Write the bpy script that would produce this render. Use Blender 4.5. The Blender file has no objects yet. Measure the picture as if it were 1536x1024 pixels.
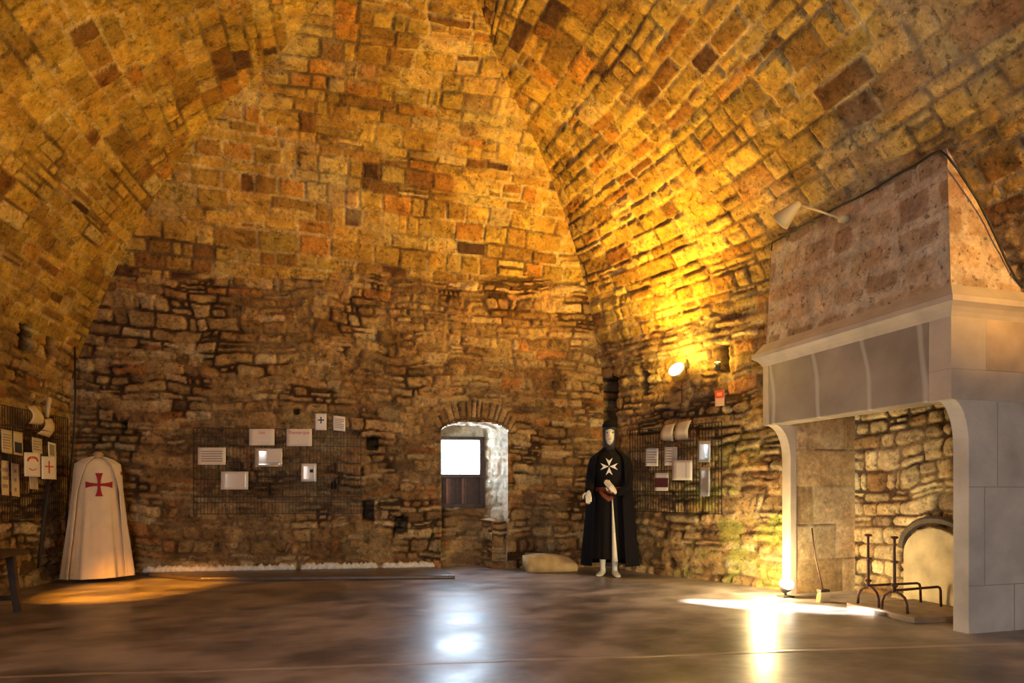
import bpy, math, random
import numpy as np
from mathutils import Vector, Matrix
C = bpy.context.scene.collection
D = bpy.data
PI = math.pi
R = math.radians

# ------------------------------------------------------------------ camera
YAW = R(16.5); CS, SN = math.cos(YAW), math.sin(YAW); F = 1000.0; HZ = 735.0; CH = 1.0
cam = D.cameras.new('camera'); camo = D.objects.new('camera', cam); C.objects.link(camo)
camo.location = (0, 0, CH); camo.rotation_euler = (PI/2, 0, -YAW)
cam.sensor_width = 36; cam.lens = F/1536*36; cam.shift_y = (HZ-512)/1536; cam.clip_start = .05
bpy.context.scene.camera = camo

def ray(px, py):
    a = (px-768)/F; b = (HZ-py)/F
    return Vector((a*CS+SN, CS-a*SN, b))
def at_d(px, py, d): return Vector((0, 0, CH)) + ray(px, py)*d
def on_y(px, py, Y): r = ray(px, py); return Vector((0, 0, CH)) + r*(Y/r.y)
def on_x(px, py, X): r = ray(px, py); return Vector((0, 0, CH)) + r*(X/r.x)
def on_floor(px, py, z=0): r = ray(px, py); return Vector((0, 0, CH)) + r*((z-CH)/r.z)
def on_plane(px, py, p0, n):
    r = ray(px, py); o = Vector((0, 0, CH)); return o + r*((p0-o).dot(n)/r.dot(n))

# ------------------------------------------------------------------ materials
def lin(c): return tuple(((x/12.92) if x <= .04045 else ((x+.055)/1.055)**2.4) for x in c)
def newmat(name):
    m = D.materials.new(name); m.use_nodes = True
    nt = m.node_tree; b = nt.nodes['Principled BSDF']; return m, nt, b
def plain(name, col, rough=.8, metal=0, noise=0, nscale=20, bump=0, bscale=60, coat=0, spec=.5, sheen=0):
    m, nt, b = newmat(name)
    b.inputs['Base Color'].default_value = (*col, 1); b.inputs['Roughness'].default_value = rough
    b.inputs['Metallic'].default_value = metal; b.inputs['Coat Weight'].default_value = coat
    b.inputs['Coat Roughness'].default_value = .15
    b.inputs['Specular IOR Level'].default_value = spec; b.inputs['Sheen Weight'].default_value = sheen
    tc = nt.nodes.new('ShaderNodeTexCoord')
    if noise:
        n = nt.nodes.new('ShaderNodeTexNoise'); n.inputs['Scale'].default_value = nscale; n.inputs['Detail'].default_value = 6
        nt.links.new(tc.outputs['Object'], n.inputs['Vector'])
        mr = nt.nodes.new('ShaderNodeMapRange'); mr.inputs[1].default_value = .3; mr.inputs[2].default_value = .7
        mr.inputs[3].default_value = 1-noise; mr.inputs[4].default_value = 1+noise
        nt.links.new(n.outputs['Fac'], mr.inputs[0])
        mx = nt.nodes.new('ShaderNodeVectorMath'); mx.operation = 'SCALE'; mx.inputs[0].default_value = col
        nt.links.new(mr.outputs[0], mx.inputs['Scale']); nt.links.new(mx.outputs[0], b.inputs['Base Color'])
    if bump:
        n2 = nt.nodes.new('ShaderNodeTexNoise'); n2.inputs['Scale'].default_value = bscale; n2.inputs['Detail'].default_value = 5
        nt.links.new(tc.outputs['Object'], n2.inputs['Vector'])
        bp = nt.nodes.new('ShaderNodeBump'); bp.inputs['Strength'].default_value = bump; bp.inputs['Distance'].default_value = .01
        nt.links.new(n2.outputs['Fac'], bp.inputs['Height']); nt.links.new(bp.outputs[0], b.inputs['Normal'])
    return m
def emit(name, col, s):
    m, nt, b = newmat(name); b.inputs['Base Color'].default_value = (0, 0, 0, 1)
    b.inputs['Emission Color'].default_value = (*col, 1); b.inputs['Emission Strength'].default_value = s
    return m

def stone_mat(name, gain=1.0, pits=1.0, bump=.6, nsc=1.0, blotch=.2):
    m, nt, b = newmat(name); L = nt.links.new; N = nt.nodes.new
    at = N('ShaderNodeAttribute'); at.attribute_name = 'stone'
    tc = N('ShaderNodeTexCoord')
    def noise(sc, det, rough=.6):
        n = N('ShaderNodeTexNoise'); n.inputs['Scale'].default_value = sc; n.inputs['Detail'].default_value = det
        n.inputs['Roughness'].default_value = rough; L(tc.outputs['Object'], n.inputs['Vector']); return n
    def mapr(src, a, b_, c, d):
        r = N('ShaderNodeMapRange'); r.inputs[1].default_value = a; r.inputs[2].default_value = b_
        r.inputs[3].default_value = c; r.inputs[4].default_value = d; L(src, r.inputs[0]); return r.outputs[0]
    def math_(op, x, y):
        r = N('ShaderNodeMath'); r.operation = op
        for i, q in enumerate((x, y)):
            if isinstance(q, (int, float)): r.inputs[i].default_value = q
            else: L(q, r.inputs[i])
        return r.outputs[0]
    n1 = noise(7*nsc, 7, .7); n2 = noise(30*nsc, 6, .75); n3 = noise(1.3, 3)
    v = math_('MULTIPLY', mapr(n1.outputs['Fac'], .3, .7, .62*gain, 1.34*gain), mapr(n2.outputs['Fac'], .3, .7, .72, 1.26))
    v = math_('MULTIPLY', v, mapr(n3.outputs['Fac'], .3, .7, .82, 1.18))
    pit = noise(20*nsc, 4, .65)
    pm = mapr(pit.outputs['Fac'], .34, .42, 1-.75*pits, 1)
    v = math_('MULTIPLY', v, pm)
    bl = noise(8.5*nsc, 6, .72); v = math_('MULTIPLY', v, mapr(bl.outputs['Fac'], .36, .47, 1-blotch, 1))
    b2 = noise(13*nsc, 5, .7); v = math_('MULTIPLY', v, mapr(b2.outputs['Fac'], .5, .68, 1, 1+blotch*.45))
    sc = N('ShaderNodeVectorMath'); sc.operation = 'SCALE'; L(at.outputs['Color'], sc.inputs[0]); L(v, sc.inputs['Scale'])
    # hue drift between rust and straw
    hue = noise(2.6, 4); mx = N('ShaderNodeMix'); mx.data_type = 'RGBA'; mx.blend_type = 'MULTIPLY'
    cr = N('ShaderNodeValToRGB'); cr.color_ramp.elements[0].position = .35; cr.color_ramp.elements[0].color = (1.0, .86, .72, 1)
    cr.color_ramp.elements[1].position = .65; cr.color_ramp.elements[1].color = (.95, 1.0, .95, 1)
    L(hue.outputs['Fac'], cr.inputs[0]); mx.inputs[0].default_value = 1
    L(sc.outputs[0], mx.inputs[6]); L(cr.outputs[0], mx.inputs[7]); L(mx.outputs[2], b.inputs['Base Color'])
    b.inputs['Roughness'].default_value = .88; b.inputs['Specular IOR Level'].default_value = .25
    hsum = math_('ADD', math_('MULTIPLY', n1.outputs['Fac'], .5), math_('MULTIPLY', n2.outputs['Fac'], .5))
    hsum = math_('ADD', hsum, math_('MULTIPLY', pm, .5))
    bp = N('ShaderNodeBump'); bp.inputs['Strength'].default_value = bump; bp.inputs['Distance'].default_value = .03
    L(hsum, bp.inputs['Height']); L(bp.outputs[0], b.inputs['Normal'])
    return m
M = {}
M['masonry'] = stone_mat('masonry', 1.08, .6, .85, blotch=.5)
M['dressed'] = stone_mat('dressed_stone', 1.0, .25, .25)
M['hood'] = stone_mat('hood_stone', 1.0, .8, .4)

# ------------------------------------------------------------------ object helpers
OFF = {}
def link_mesh(name, me, mat, parent=None, smooth=False, top_base=True):
    o = D.objects.new(name, me); C.objects.link(o)
    if mat is not None: me.materials.append(mat)
    if smooth: me.polygons.foreach_set('use_smooth', [True]*len(me.polygons))
    if parent is not None:
        off = OFF.get(parent.name, Vector((0, 0, 0)))
        if off.length: me.transform(Matrix.Translation(-off))
        o.parent = parent; OFF[o.name] = off
    elif top_base:
        co = np.empty(len(me.vertices)*3); me.vertices.foreach_get('co', co); co = co.reshape(-1, 3)
        c = Vector(((co[:, 0].min()+co[:, 0].max())/2, (co[:, 1].min()+co[:, 1].max())/2, co[:, 2].min()))
        me.transform(Matrix.Translation(-c)); o.location = c; OFF[o.name] = c
    me.update(); return o
class MB:
    def __init__(s): s.v = []; s.f = []
    def add(s, vs, fs):
        n = len(s.v); s.v += [tuple(v) for v in vs]; s.f += [tuple(i+n for i in f) for f in fs]; return s
    def box(s, lo, hi, M_=None):
        x0, y0, z0 = lo; x1, y1, z1 = hi
        vs = [Vector(p) for p in ((x0,y0,z0),(x1,y0,z0),(x1,y1,z0),(x0,y1,z0),(x0,y0,z1),(x1,y0,z1),(x1,y1,z1),(x0,y1,z1))]
        if M_ is not None: vs = [M_ @ v for v in vs]
        return s.add(vs, [(0,3,2,1),(4,5,6,7),(0,1,5,4),(1,2,6,5),(2,3,7,6),(3,0,4,7)])
    def tube(s, pts, r, n=8, cap=True, flat=1.0):
        pts = [Vector(p) for p in pts]; rs = r if isinstance(r, (list, tuple)) else [r]*len(pts)
        vs = []; prev = None
        for i, p in enumerate(pts):
            d = (pts[min(i+1, len(pts)-1)]-pts[max(i-1, 0)]).normalized()
            if prev is None: u = d.orthogonal().normalized()
            else: u = (prev - d*prev.dot(d)).normalized()
            prev = u; w = d.cross(u)
            for k in range(n):
                a = 2*PI*k/n; vs.append(p + (u*math.cos(a) + w*math.sin(a)*flat)*rs[i])
        fs = [(i*n+k, i*n+(k+1) % n, (i+1)*n+(k+1) % n, (i+1)*n+k) for i in range(len(pts)-1) for k in range(n)]
        if cap: fs += [tuple(range(n))[::-1], tuple((len(pts)-1)*n+k for k in range(n))]
        return s.add(vs, fs)
    def loft(s, rings, closed=True, cap=True):
        n = len(rings[0]); vs = [v for r in rings for v in r]
        rng = range(n) if closed else range(n-1)
        fs = [(i*n+k, i*n+(k+1) % n, (i+1)*n+(k+1) % n, (i+1)*n+k) for i in range(len(rings)-1) for k in rng]
        if cap and closed: fs += [tuple(range(n))[::-1], tuple((len(rings)-1)*n+k for k in range(n))]
        return s.add(vs, fs)
    def prism(s, poly, ext):
        n = len(poly); ext = Vector(ext); vs = [Vector(p) for p in poly] + [Vector(p)+ext for p in poly]
        return s.add(vs, [tuple(range(n))[::-1], tuple(range(n, 2*n))] + [(k, (k+1) % n, n+(k+1) % n, n+k) for k in range(n)])
    def ball(s, c, r, sc=(1, 1, 1), nu=14, nv=9):
        rings = []
        for i in range(nv+1):
            ph = PI*(i+.02)/(nv+.04); rings.append([Vector((c[0]+r*sc[0]*math.sin(ph)*math.cos(2*PI*k/nu), c[1]+r*sc[1]*math.sin(ph)*math.sin(2*PI*k/nu), c[2]-r*sc[2]*math.cos(ph))) for k in range(nu)])
        return s.loft(rings)
    def mesh(s, name):
        me = D.meshes.new(name); me.from_pydata(s.v, [], s.f); me.validate(); me.update()
        import bmesh
        bm = bmesh.new(); bm.from_mesh(me); bmesh.ops.recalc_face_normals(bm, faces=bm.faces); bm.to_mesh(me); bm.free()
        return me
    def build(s, name, mat, parent=None, smooth=False, bevel=0, solid=0, sub=0):
        o = link_mesh(name, s.mesh(name), mat, parent, smooth)
        if solid: md = o.modifiers.new('solid', 'SOLIDIFY'); md.thickness = solid; md.offset = 0
        if bevel: md = o.modifiers.new('bevel', 'BEVEL'); md.width = bevel; md.segments = 2; md.limit_method = 'ANGLE'
        if sub: md = o.modifiers.new('sub', 'SUBSURF'); md.levels = sub; md.render_levels = sub
        return o
def tag(o, label=None, cat=None, group=None, kind=None):
    if label: o['label'] = label
    if cat: o['category'] = cat
    if group: o['group'] = group
    if kind: o['kind'] = kind
    return o
def thing(name, label, cat, loc=(0, 0, 0), group=None, off=True):
    o = D.objects.new(name, None); C.objects.link(o); o.location = loc; o.empty_display_size = .1
    OFF[o.name] = Vector(loc) if off else Vector((0, 0, 0))
    return tag(o, label, cat, group)
def struct(o): o['kind'] = 'structure'; return o

# ------------------------------------------------------------------ numpy masonry
def hsh(ix, iy, seed):
    n = (ix.astype(np.int64)*374761393 + iy.astype(np.int64)*668265263 + seed*144269504) & 0xffffffff
    n = ((n ^ (n >> 13))*1274126177) & 0xffffffff
    n = ((n ^ (n >> 15))*461845907) & 0xffffffff
    return ((n ^ (n >> 16)) & 0xffff)/65535.0
def vnoise(x, y, seed):
    xi = np.floor(x); yi = np.floor(y); fx = x-xi; fy = y-yi
    fx = fx*fx*(3-2*fx); fy = fy*fy*(3-2*fy)
    a = hsh(xi, yi, seed); b = hsh(xi+1, yi, seed); c = hsh(xi, yi+1, seed); d = hsh(xi+1, yi+1, seed)
    return (a*(1-fx)+b*fx)*(1-fy) + (c*(1-fx)+d*fx)*fy
def fbm(x, y, seed, o=3):
    s = 0; a = .5; t = 0
    for i in range(o): s = s + a*vnoise(x*2**i+17*i, y*2**i-9*i, seed+i*7); t += a; a *= .5
    return s/t
def sst(a, b, x): x = np.clip((x-a)/(b-a), 0, 1); return x*x*(3-2*x)

def courses(s, t, seed, rh, rw, warp, wf, joint, bev, depth, jit, split=0., corner=.03, hide=.0, w2=.0):
    rng = np.random.RandomState(seed)
    S = s + warp*2*(fbm(s*wf, t*wf, seed+1)-.5)
    T = t + warp*1.5*(fbm(s*wf*.8, t*wf*.8, seed+5)-.5) + warp*2.5*(fbm(s*.9, t*.9, seed+9, 2)-.5)
    if w2:
        S = S + w2*2*(fbm(s*11, t*11, seed+61)-.5); T = T + w2*1.6*(fbm(s*10, t*10, seed+62)-.5)
    b = [T.min()-1]
    while b[-1] < T.max()+1: b.append(b[-1]+rng.uniform(*rh))
    b = np.array(b); r = np.clip(np.searchsorted(b, T, 'right')-1, 0, len(b)-2)
    tb = b[r].copy(); tt = b[r+1].copy()
    lo = np.zeros_like(S); hi = np.ones_like(S); cid = np.zeros(S.shape, np.int64)
    s0, s1 = S.min()-1, S.max()+1
    for k in np.unique(r):
        e = [s0-rng.uniform(0, rw[1])]
        sc = .8+.5*rng.rand()
        while e[-1] < s1: e.append(e[-1]+rng.uniform(*rw)*sc)
        e = np.array(e); m = r == k; q = np.clip(np.searchsorted(e, S[m], 'right')-1, 0, len(e)-2)
        lo[m] = e[q]; hi[m] = e[q+1]; cid[m] = q
    if split > 0:
        x = hsh(cid, r, seed+31); fr = .35+.3*hsh(cid, r, seed+32); mid = tb+(tt-tb)*fr; m = x < split
        up = m & (T > mid); dn = m & ~up
        tb = np.where(up, mid, tb); tt = np.where(dn, mid, tt); cid = cid + np.where(up, 5000, 0)
        x = hsh(cid, r, seed+33); fr = .35+.3*hsh(cid, r, seed+34); mid = lo+(hi-lo)*fr; m = x < split*.6
        up = m & (S > mid); dn = m & ~up
        lo = np.where(up, mid, lo); hi = np.where(dn, mid, hi); cid = cid + np.where(up, 9000, 0)
    ds = np.minimum(S-lo, hi-S); dt = np.minimum(T-tb, tt-T)
    cr = corner*(.5+hsh(cid, r, seed+40))
    e = np.where((ds < cr) & (dt < cr), cr-np.sqrt(np.maximum(cr-ds, 0)**2+np.maximum(cr-dt, 0)**2), np.minimum(ds, dt))
    e = e - joint*(.3+1.4*fbm(s*3, t*3, seed+12, 2))
    f = sst(0, bev, e)
    if hide: f = 1-(1-f)*(1-hide*sst(.42, .62, fbm(s*2.7, t*4.0, seed+63)))
    r1 = hsh(cid, r, seed+41); r2 = hsh(cid, r, seed+42); r3 = hsh(cid, r, seed+43); r4 = hsh(cid, r, seed+44)
    h = -depth*(1-f) + f*jit*((r2-.5) + ((S-lo)/(hi-lo)-.5)*(r3-.5)*1.2 + ((T-tb)/(tt-tb)-.5)*(r4-.5)*1.2)
    h += (fbm(s*9, t*9, seed+50)-.5)*jit*1.1*f + (fbm(s*28, t*28, seed+51, 2)-.5)*jit*.5
    return h, f, r1, r3, e
PAL_VAULT = [(.34, (.44, .295, .075)), (.60, (.38, .255, .065)), (.72, (.47, .34, .12)), (.85, (.30, .18, .05)), (.895, (.40, .205, .05)), (.94, (.20, .10, .035)), (.97, (.09, .045, .03)), (1.01, (.50, .38, .19))]
PAL_RUBBLE = [(.35, (.35, .235, .11)), (.6, (.29, .185, .085)), (.78, (.41, .295, .155)), (.88, (.22, .135, .06)), (.93, (.33, .16, .06)), (.96, (.13, .085, .05)), (1.01, (.46, .36, .22))]
PAL_CHEEK = [(.4, (.52, .385, .21)), (.75, (.45, .32, .17)), (1.01, (.56, .43, .26))]
PAL_HEARTH = [(.4, (.50, .39, .24)), (.7, (.42, .31, .18)), (.85, (.55, .45, .30)), (.94, (.34, .21, .10)), (1.01, (.22, .16, .11))]
PAL_LIME = [(.3, (.52, .46, .38)), (.6, (.46, .40, .33)), (.8, (.56, .50, .42)), (1.01, (.42, .35, .28))]
PAL_HOOD = [(.4, (.42, .30, .21)), (.7, (.36, .245, .17)), (.9, (.45, .33, .24)), (1.01, (.30, .21, .16))]
def colour(r1, r3, f, e, pal, mortar, mv=.25, s=None, t=None):
    col = np.zeros(r1.shape+(3,)); lo = -1
    for hi, c in pal:
        m = (r1 > lo) & (r1 <= hi); col[m] = c; lo = hi
    col *= (1-mv+2*mv*r3)[..., None]
    m = (1-sst(.12, .62, f))[..., None]
    if s is not None:
        q = sst(.40, .60, fbm(s*1.7, t*1.7, 91))[..., None]; mortar = np.array(mortar)*(1-q)+np.array(mortar)*q*np.array((.30, .25, .22))
    return col*(1-m)+np.array(mortar)*m
STY = {
 'vault': (dict(rh=(.10, .25), rw=(.15, .42), warp=.018, wf=2.2, joint=.008, bev=.022, depth=.016, jit=.024, split=.12, corner=.025, hide=.35, w2=.007), PAL_VAULT, (.50, .39, .21)),
 'rubble': (dict(rh=(.07, .165), rw=(.12, .42), warp=.075, wf=2.8, joint=.005, bev=.030, depth=.034, jit=.042, split=.35, corner=.04, hide=.5, w2=.014), PAL_RUBBLE, (.21, .135, .07)),
 'hearth': (dict(rh=(.10, .19), rw=(.13, .34), warp=.065, wf=2.6, joint=.005, bev=.026, depth=.035, jit=.026, split=.2, corner=.05, hide=.3, w2=.012), PAL_HEARTH, (.08, .05, .03)),
 'hood': (dict(rh=(.20, .27), rw=(.24, .50), warp=.035, wf=2.0, joint=.030, bev=.045, depth=.005, jit=.008, split=0, corner=.08, hide=.3, w2=.012), PAL_HOOD, (.50, .41, .34)),
 'ashlar': (dict(rh=(.28, .40), rw=(.4, .8), warp=.006, wf=1, joint=.0, bev=.008, depth=.006, jit=.006, split=0, corner=.008, hide=.6), PAL_CHEEK, (.2, .14, .09)),
 'plaster': (dict(rh=(.12, .25), rw=(.15, .4), warp=.06, wf=2.0, joint=.002, bev=.05, depth=.015, jit=.03, split=.1, corner=.05, hide=.5, w2=.01), PAL_LIME, (.36, .29, .21)),
}
def style(name, s, t, seed):
    k, pal, mort = STY[name]; h, f, r1, r3, e = courses(s, t, seed, **k)
    return h, colour(r1, r3, f, e, pal, mort, s=s if name in ('vault', 'rubble') else None, t=t)
def grid_mesh(name, P, col, keep=None, rows=None):
    nv, nu = P.shape[:2]
    idx = np.arange(nv*nu).reshape(nv, nu)
    q = np.stack([idx[:-1, :-1], idx[:-1, 1:], idx[1:, 1:], idx[1:, :-1]], -1)
    k = np.ones(q.shape[:2], bool) if keep is None else (keep[:-1, :-1] & keep[:-1, 1:] & keep[1:, 1:] & keep[1:, :-1])
    if rows is not None: rr = np.zeros(nv-1, bool); rr[rows[0]:rows[1]] = True; k = k & rr[:, None]
    q = q[k]; used = np.unique(q); mp = np.full(nv*nu, -1); mp[used] = np.arange(len(used)); q = mp[q]
    return P.reshape(-1, 3)[used], q, col.reshape(-1, 3)[used]
def raw_mesh(name, parts, mat):
    V = []; Q = []; K = []; n = 0
    for v, q, c in parts: V.append(v); Q.append(q+n); K.append(c); n += len(v)
    V = np.concatenate(V); Q = np.concatenate(Q); K = np.concatenate(K)
    me = D.meshes.new(name); me.vertices.add(len(V)); me.vertices.foreach_set('co', V.astype(np.float32).ravel())
    me.loops.add(len(Q)*4); me.loops.foreach_set('vertex_index', Q.astype(np.int32).ravel())
    me.polygons.add(len(Q)); me.polygons.foreach_set('loop_start', np.arange(len(Q), dtype=np.int32)*4)
    me.polygons.foreach_set('use_smooth', np.ones(len(Q), bool))
    me.update(calc_edges=True)
    a = me.attributes.new('stone', 'FLOAT_COLOR', 'POINT')
    a.data.foreach_set('color', np.concatenate([np.clip(K, 0, 1), np.ones((len(K), 1))], 1).astype(np.float32).ravel())
    me.validate(); return me
def normals(P, inward):
    du = np.gradient(P, axis=1); dv = np.gradient(P, axis=0); n = np.cross(du, dv)
    n /= np.linalg.norm(n, axis=-1, keepdims=True)+1e-9
    sg = np.sign(np.sum(n*(np.array(inward)-P), -1, keepdims=True)); return n*np.where(sg == 0, 1, sg)
def patch(p00, p10, p11, p01, res, sty, seed, inward, edge=.02, tilt=0, extra=None):
    """displaced masonry on a bilinear quad: p00-p10 is the bottom edge"""
    p = [np.array(x, float) for x in (p00, p10, p11, p01)]
    w = max(np.linalg.norm(p[1]-p[0]), np.linalg.norm(p[2]-p[3])); hgt = max(np.linalg.norm(p[3]-p[0]), np.linalg.norm(p[2]-p[1]))
    nu = max(4, int(w/res)); nv = max(4, int(hgt/res))
    u = np.linspace(0, 1, nu)[None, :, None]; v = np.linspace(0, 1, nv)[:, None, None]
    P = (p[0]*(1-u)+p[1]*u)*(1-v)+(p[3]*(1-u)+p[2]*u)*v
    s = (u*w+0*v)[..., 0]; t = (v*hgt+0*u)[..., 0]
    h, col = style(sty, s, t+tilt*s, seed)
    if extra is not None: h, col = extra(P, s, t, h, col)
    d = np.minimum(np.minimum(s, w-s), np.minimum(t, hgt-t)); h = h*sst(0, edge, d)
    return grid_mesh('p', P+normals(P, inward)*h[..., None], col)
def pix(P):
    x, y, z = P[..., 0], P[..., 1], P[..., 2]-CH
    d = y*CS+x*SN; d = np.where(d < .1, .1, d); return 768+F*(x*CS-y*SN)/d, HZ-F*z/d

# ------------------------------------------------------------------ shell of the hall
ZT = 5.50
def zs(px, py, Y): p = on_y(px, py, Y); return (p.z, p.x, Y)
LG = [(0.,)+tuple(on_y(105, 700, 8.82))[:1]+(8.82,)] + [zs(*q) for q in ((105, 570, 8.82), (128, 510, 8.80), (150, 455, 8.74), (190, 368, 8.6), (235, 290, 8.32), (275, 232, 8.08), (320, 183, 7.78), (372, 125, 7.35), (430, 70, 6.9), (480, 0, 6.25))] + [(ZT, .7, 5.3)]
RG = [(0.,)+tuple(on_y(906, 700, 8.0))[:1]+(8.0,)] + [zs(*q) for q in ((905, 570, 8.0), (893, 500, 8.0), (883, 450, 7.98), (868, 390, 7.93), (847, 320, 7.75), (822, 255, 7.5), (800, 205, 7.25), (765, 135, 6.75), (735, 60, 6.3), (720, 0, 5.9))] + [(ZT, .7, 5.3)]
LG = np.array(sorted(LG)); RG = np.array(sorted(RG))
SZ = np.array([0, 1.2, 2.23, 3.06, 3.4, 3.8, 4.33, 4.95, 5.18, 5.33, 5.41, 5.46, 5.5])
LST = [(-3, [-3.35, -3.35, -3.3, -3.05, -2.9, -2.6, -2.1, -1.3, -.85, -.4, .0, .35, .7]),
       (3.5, [-3.3, -3.3, -3.25, -2.98, -2.82, -2.52, -2.05, -1.25, -.82, -.4, .0, .35, .7]),
       (6.0, [-3.1, -3.1, -3.05, -2.78, -2.62, -2.35, -1.9, -1.15, -.78, -.38, .0, .35, .7]),
       (8.8, [-2.71, -2.71, -2.71, -2.4, -2.26, -2.05, -1.75, -1.07, -.7, -.35, .0, .35, .7])]
RST = [(-3, [5.1, 5.1, 5.05, 4.6, 4.3, 3.93, 3.4, 2.65, 2.28, 1.85, 1.45, 1.1, .7]),
       (3.6, [5.05, 5.05, 5.0, 4.5, 4.24, 3.87, 3.35, 2.62, 2.25, 1.83, 1.43, 1.1, .7]),
       (5.6, [4.47, 4.48, 4.48, 4.40, 4.24, 3.87, 3.35, 2.60, 2.22, 1.80, 1.42, 1.1, .7]),
       (6.2, [4.30, 4.30, 4.28, 4.16, 4.05, 3.78, 3.30, 2.56, 2.20, 1.80, 1.42, 1.1, .7]),
       (7.2, [3.87, 3.87, 3.85, 3.76, 3.68, 3.50, 3.12, 2.50, 2.18, 1.80, 1.42, 1.1, .7]),
       (8.0, [3.67, 3.66, 3.62, 3.56, 3.48, 3.35, 3.0, 2.45, 2.15, 1.78, 1.42, 1.1, .7])]
def station_x(st, Y, Z):
    ys = np.array([a for a, _ in st]); tab = np.array([np.interp(Z, SZ, b) for _, b in st])   # nst x nv
    out = np.zeros((len(Z), Y.shape[1]))
    for i in range(len(Z)): out[i] = np.interp(Y[i], ys, tab[:, i])
    return out
# rows: equal steps along the right-hand profile
zz = np.linspace(0, ZT, 4000); xx = np.interp(zz, SZ, RST[1][1])
arc = np.concatenate([[0], np.cumsum(np.hypot(np.diff(zz), np.diff(xx)))])
NV = 430
Z = np.interp(np.linspace(0, arc[-1], NV), arc, zz); ARC = np.linspace(0, arc[-1], NV)
def blur(a, k=9):
    p = np.pad(a, (k, k), mode='reflect', reflect_type='odd'); w = np.ones(2*k+1)/(2*k+1)
    return np.convolve(p, w, 'valid')
lgx, lgy = blur(np.interp(Z, LG[:, 0], LG[:, 1])), blur(np.interp(Z, LG[:, 0], LG[:, 2]))
rgx, rgy = blur(np.interp(Z, RG[:, 0], RG[:, 1])), blur(np.interp(Z, RG[:, 0], RG[:, 2]))
def wall_y(X): return np.interp(X, [lgx[0], rgx[0]], [lgy[0], rgy[0]])
WB0 = Vector((lgx[0], lgy[0], 0)); WB1 = Vector((rgx[0], rgy[0], 0)); WBD = (WB1-WB0).normalized(); WBN = Vector((WBD.y, -WBD.x, 0))
if WBN.y > 0: WBN = -WBN
INW = (.8, 4.0, 2.0)
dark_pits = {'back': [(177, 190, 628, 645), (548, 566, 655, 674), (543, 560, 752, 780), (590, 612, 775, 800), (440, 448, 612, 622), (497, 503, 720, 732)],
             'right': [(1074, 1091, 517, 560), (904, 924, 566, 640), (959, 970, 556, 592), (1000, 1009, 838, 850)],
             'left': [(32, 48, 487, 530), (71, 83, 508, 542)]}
def pits(P, h, col, key, dep=.22):
    x, y = pix(P)
    n = (fbm(x*.11, y*.11, 99, 2)-.5)*8
    for (a, b, c, d) in dark_pits[key]:
        e = np.minimum(np.minimum(x-a, b-x), np.minimum(y-c, d-y))+n*.5
        m = sst(-1, 2.0, e); h = h - dep*m; col = col*(1-.72*m[..., None])  # holes are sunk, and their shade is also put into the colour
    return h, col

# end wall and its curved crown
NU = 500
u = np.linspace(0, 1, NU)[None, :]
X = lgx[:, None]*(1-u)+rgx[:, None]*u; Y = lgy[:, None]*(1-u)+rgy[:, None]*u; ZZ = Z[:, None]+0*u
bul = 4*u*(1-u); Y = Y + .10*bul*sst(4.6, 5.2, ZZ)*(5.5-ZZ)/.9
PB = np.stack([X, Y, ZZ], -1)
s = X*1.01; my = (lgy+rgy)/2
tmid = np.concatenate([[0], np.cumsum(np.hypot(np.diff(Z), np.diff(my)))])[:, None]+0*u
tt_ = tmid+(.02+.05*sst(2.0, 5.0, tmid))*(s-.4)
hR, cR = style('rubble', s, tt_, 11); hV, cV = style('vault', s, tt_, 23)
bound = 3.55+.25*(fbm(s*1.3, tmid*1.3, 5)-.5)+.1*s
k = sst(-.05, .05, tt_-bound); h = hR*(1-k)+hV*k; col = cR*(1-k[..., None])+cV*k[..., None]
pale = sst(.56, .70, fbm(s*1.1, tt_*2.2, 71))*k                       # lime smears on the crown
col = col*(1-.30*pale[..., None])+np.array((.52, .44, .30))*.30*pale[..., None]
h, col = pits(PB, h, col, 'back')
# window recess opening: from the floor up to a segmental arch
RX0, RX1 = on_plane(660, 700, WB0, WBN).x, on_plane(763, 700, WB0, WBN).x
RC, RW = (RX0+RX1)/2, (RX1-RX0)/2; ZSP, ZAP = 1.70, 1.88
zarch = ZSP+(ZAP-ZSP)*np.sqrt(np.clip(1-((X-RC)/RW)**2, 0, 1))**.8
hole = (np.abs(X-RC) < RW-.020) & (ZZ < zarch-.022)
# voussoirs above the arch: tall radial stones
dv = (ZZ-zarch); av = (np.abs(X-RC) < RW+.08) & (dv > 0) & (dv < .24)
ang = np.arctan2(X-RC, ZZ-1.0); hv, fv, a1, a3, ee = courses(ang*1.6, dv+.01, 77, (.26, .27), (.07, .13), .01, 3, .005, .02, .03, .02, 0, .02)
cv = colour(a1, a3, fv, ee, PAL_RUBBLE, (.13, .085, .05))
h = np.where(av, hv, h); col = np.where(av[..., None], cv, col)
dh = np.where(hole, 0, np.maximum(np.abs(X-RC)-RW, ZZ-zarch))
h = h*np.where((np.abs(X-RC) < RW+.05) & (ZZ < ZAP+.05), sst(0, .03, dh), 1)+np.where(dh < .03, .006, 0)
ed = np.minimum(u, 1-u)*(rgx-lgx)[:, None]; h = h*sst(0, .04, ed)
PBd = PB+normals(PB, INW)*h[..., None]
ZW = int(np.searchsorted(Z, 3.7))
parts_ceiling = [grid_mesh('e', PBd, col, ~hole, (ZW, NV-1))]
o = struct(link_mesh('wall_back', raw_mesh('wall_back', [grid_mesh('b', PBd, col, ~hole, (0, ZW))], M['masonry']), M['masonry'], top_base=False))

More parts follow.
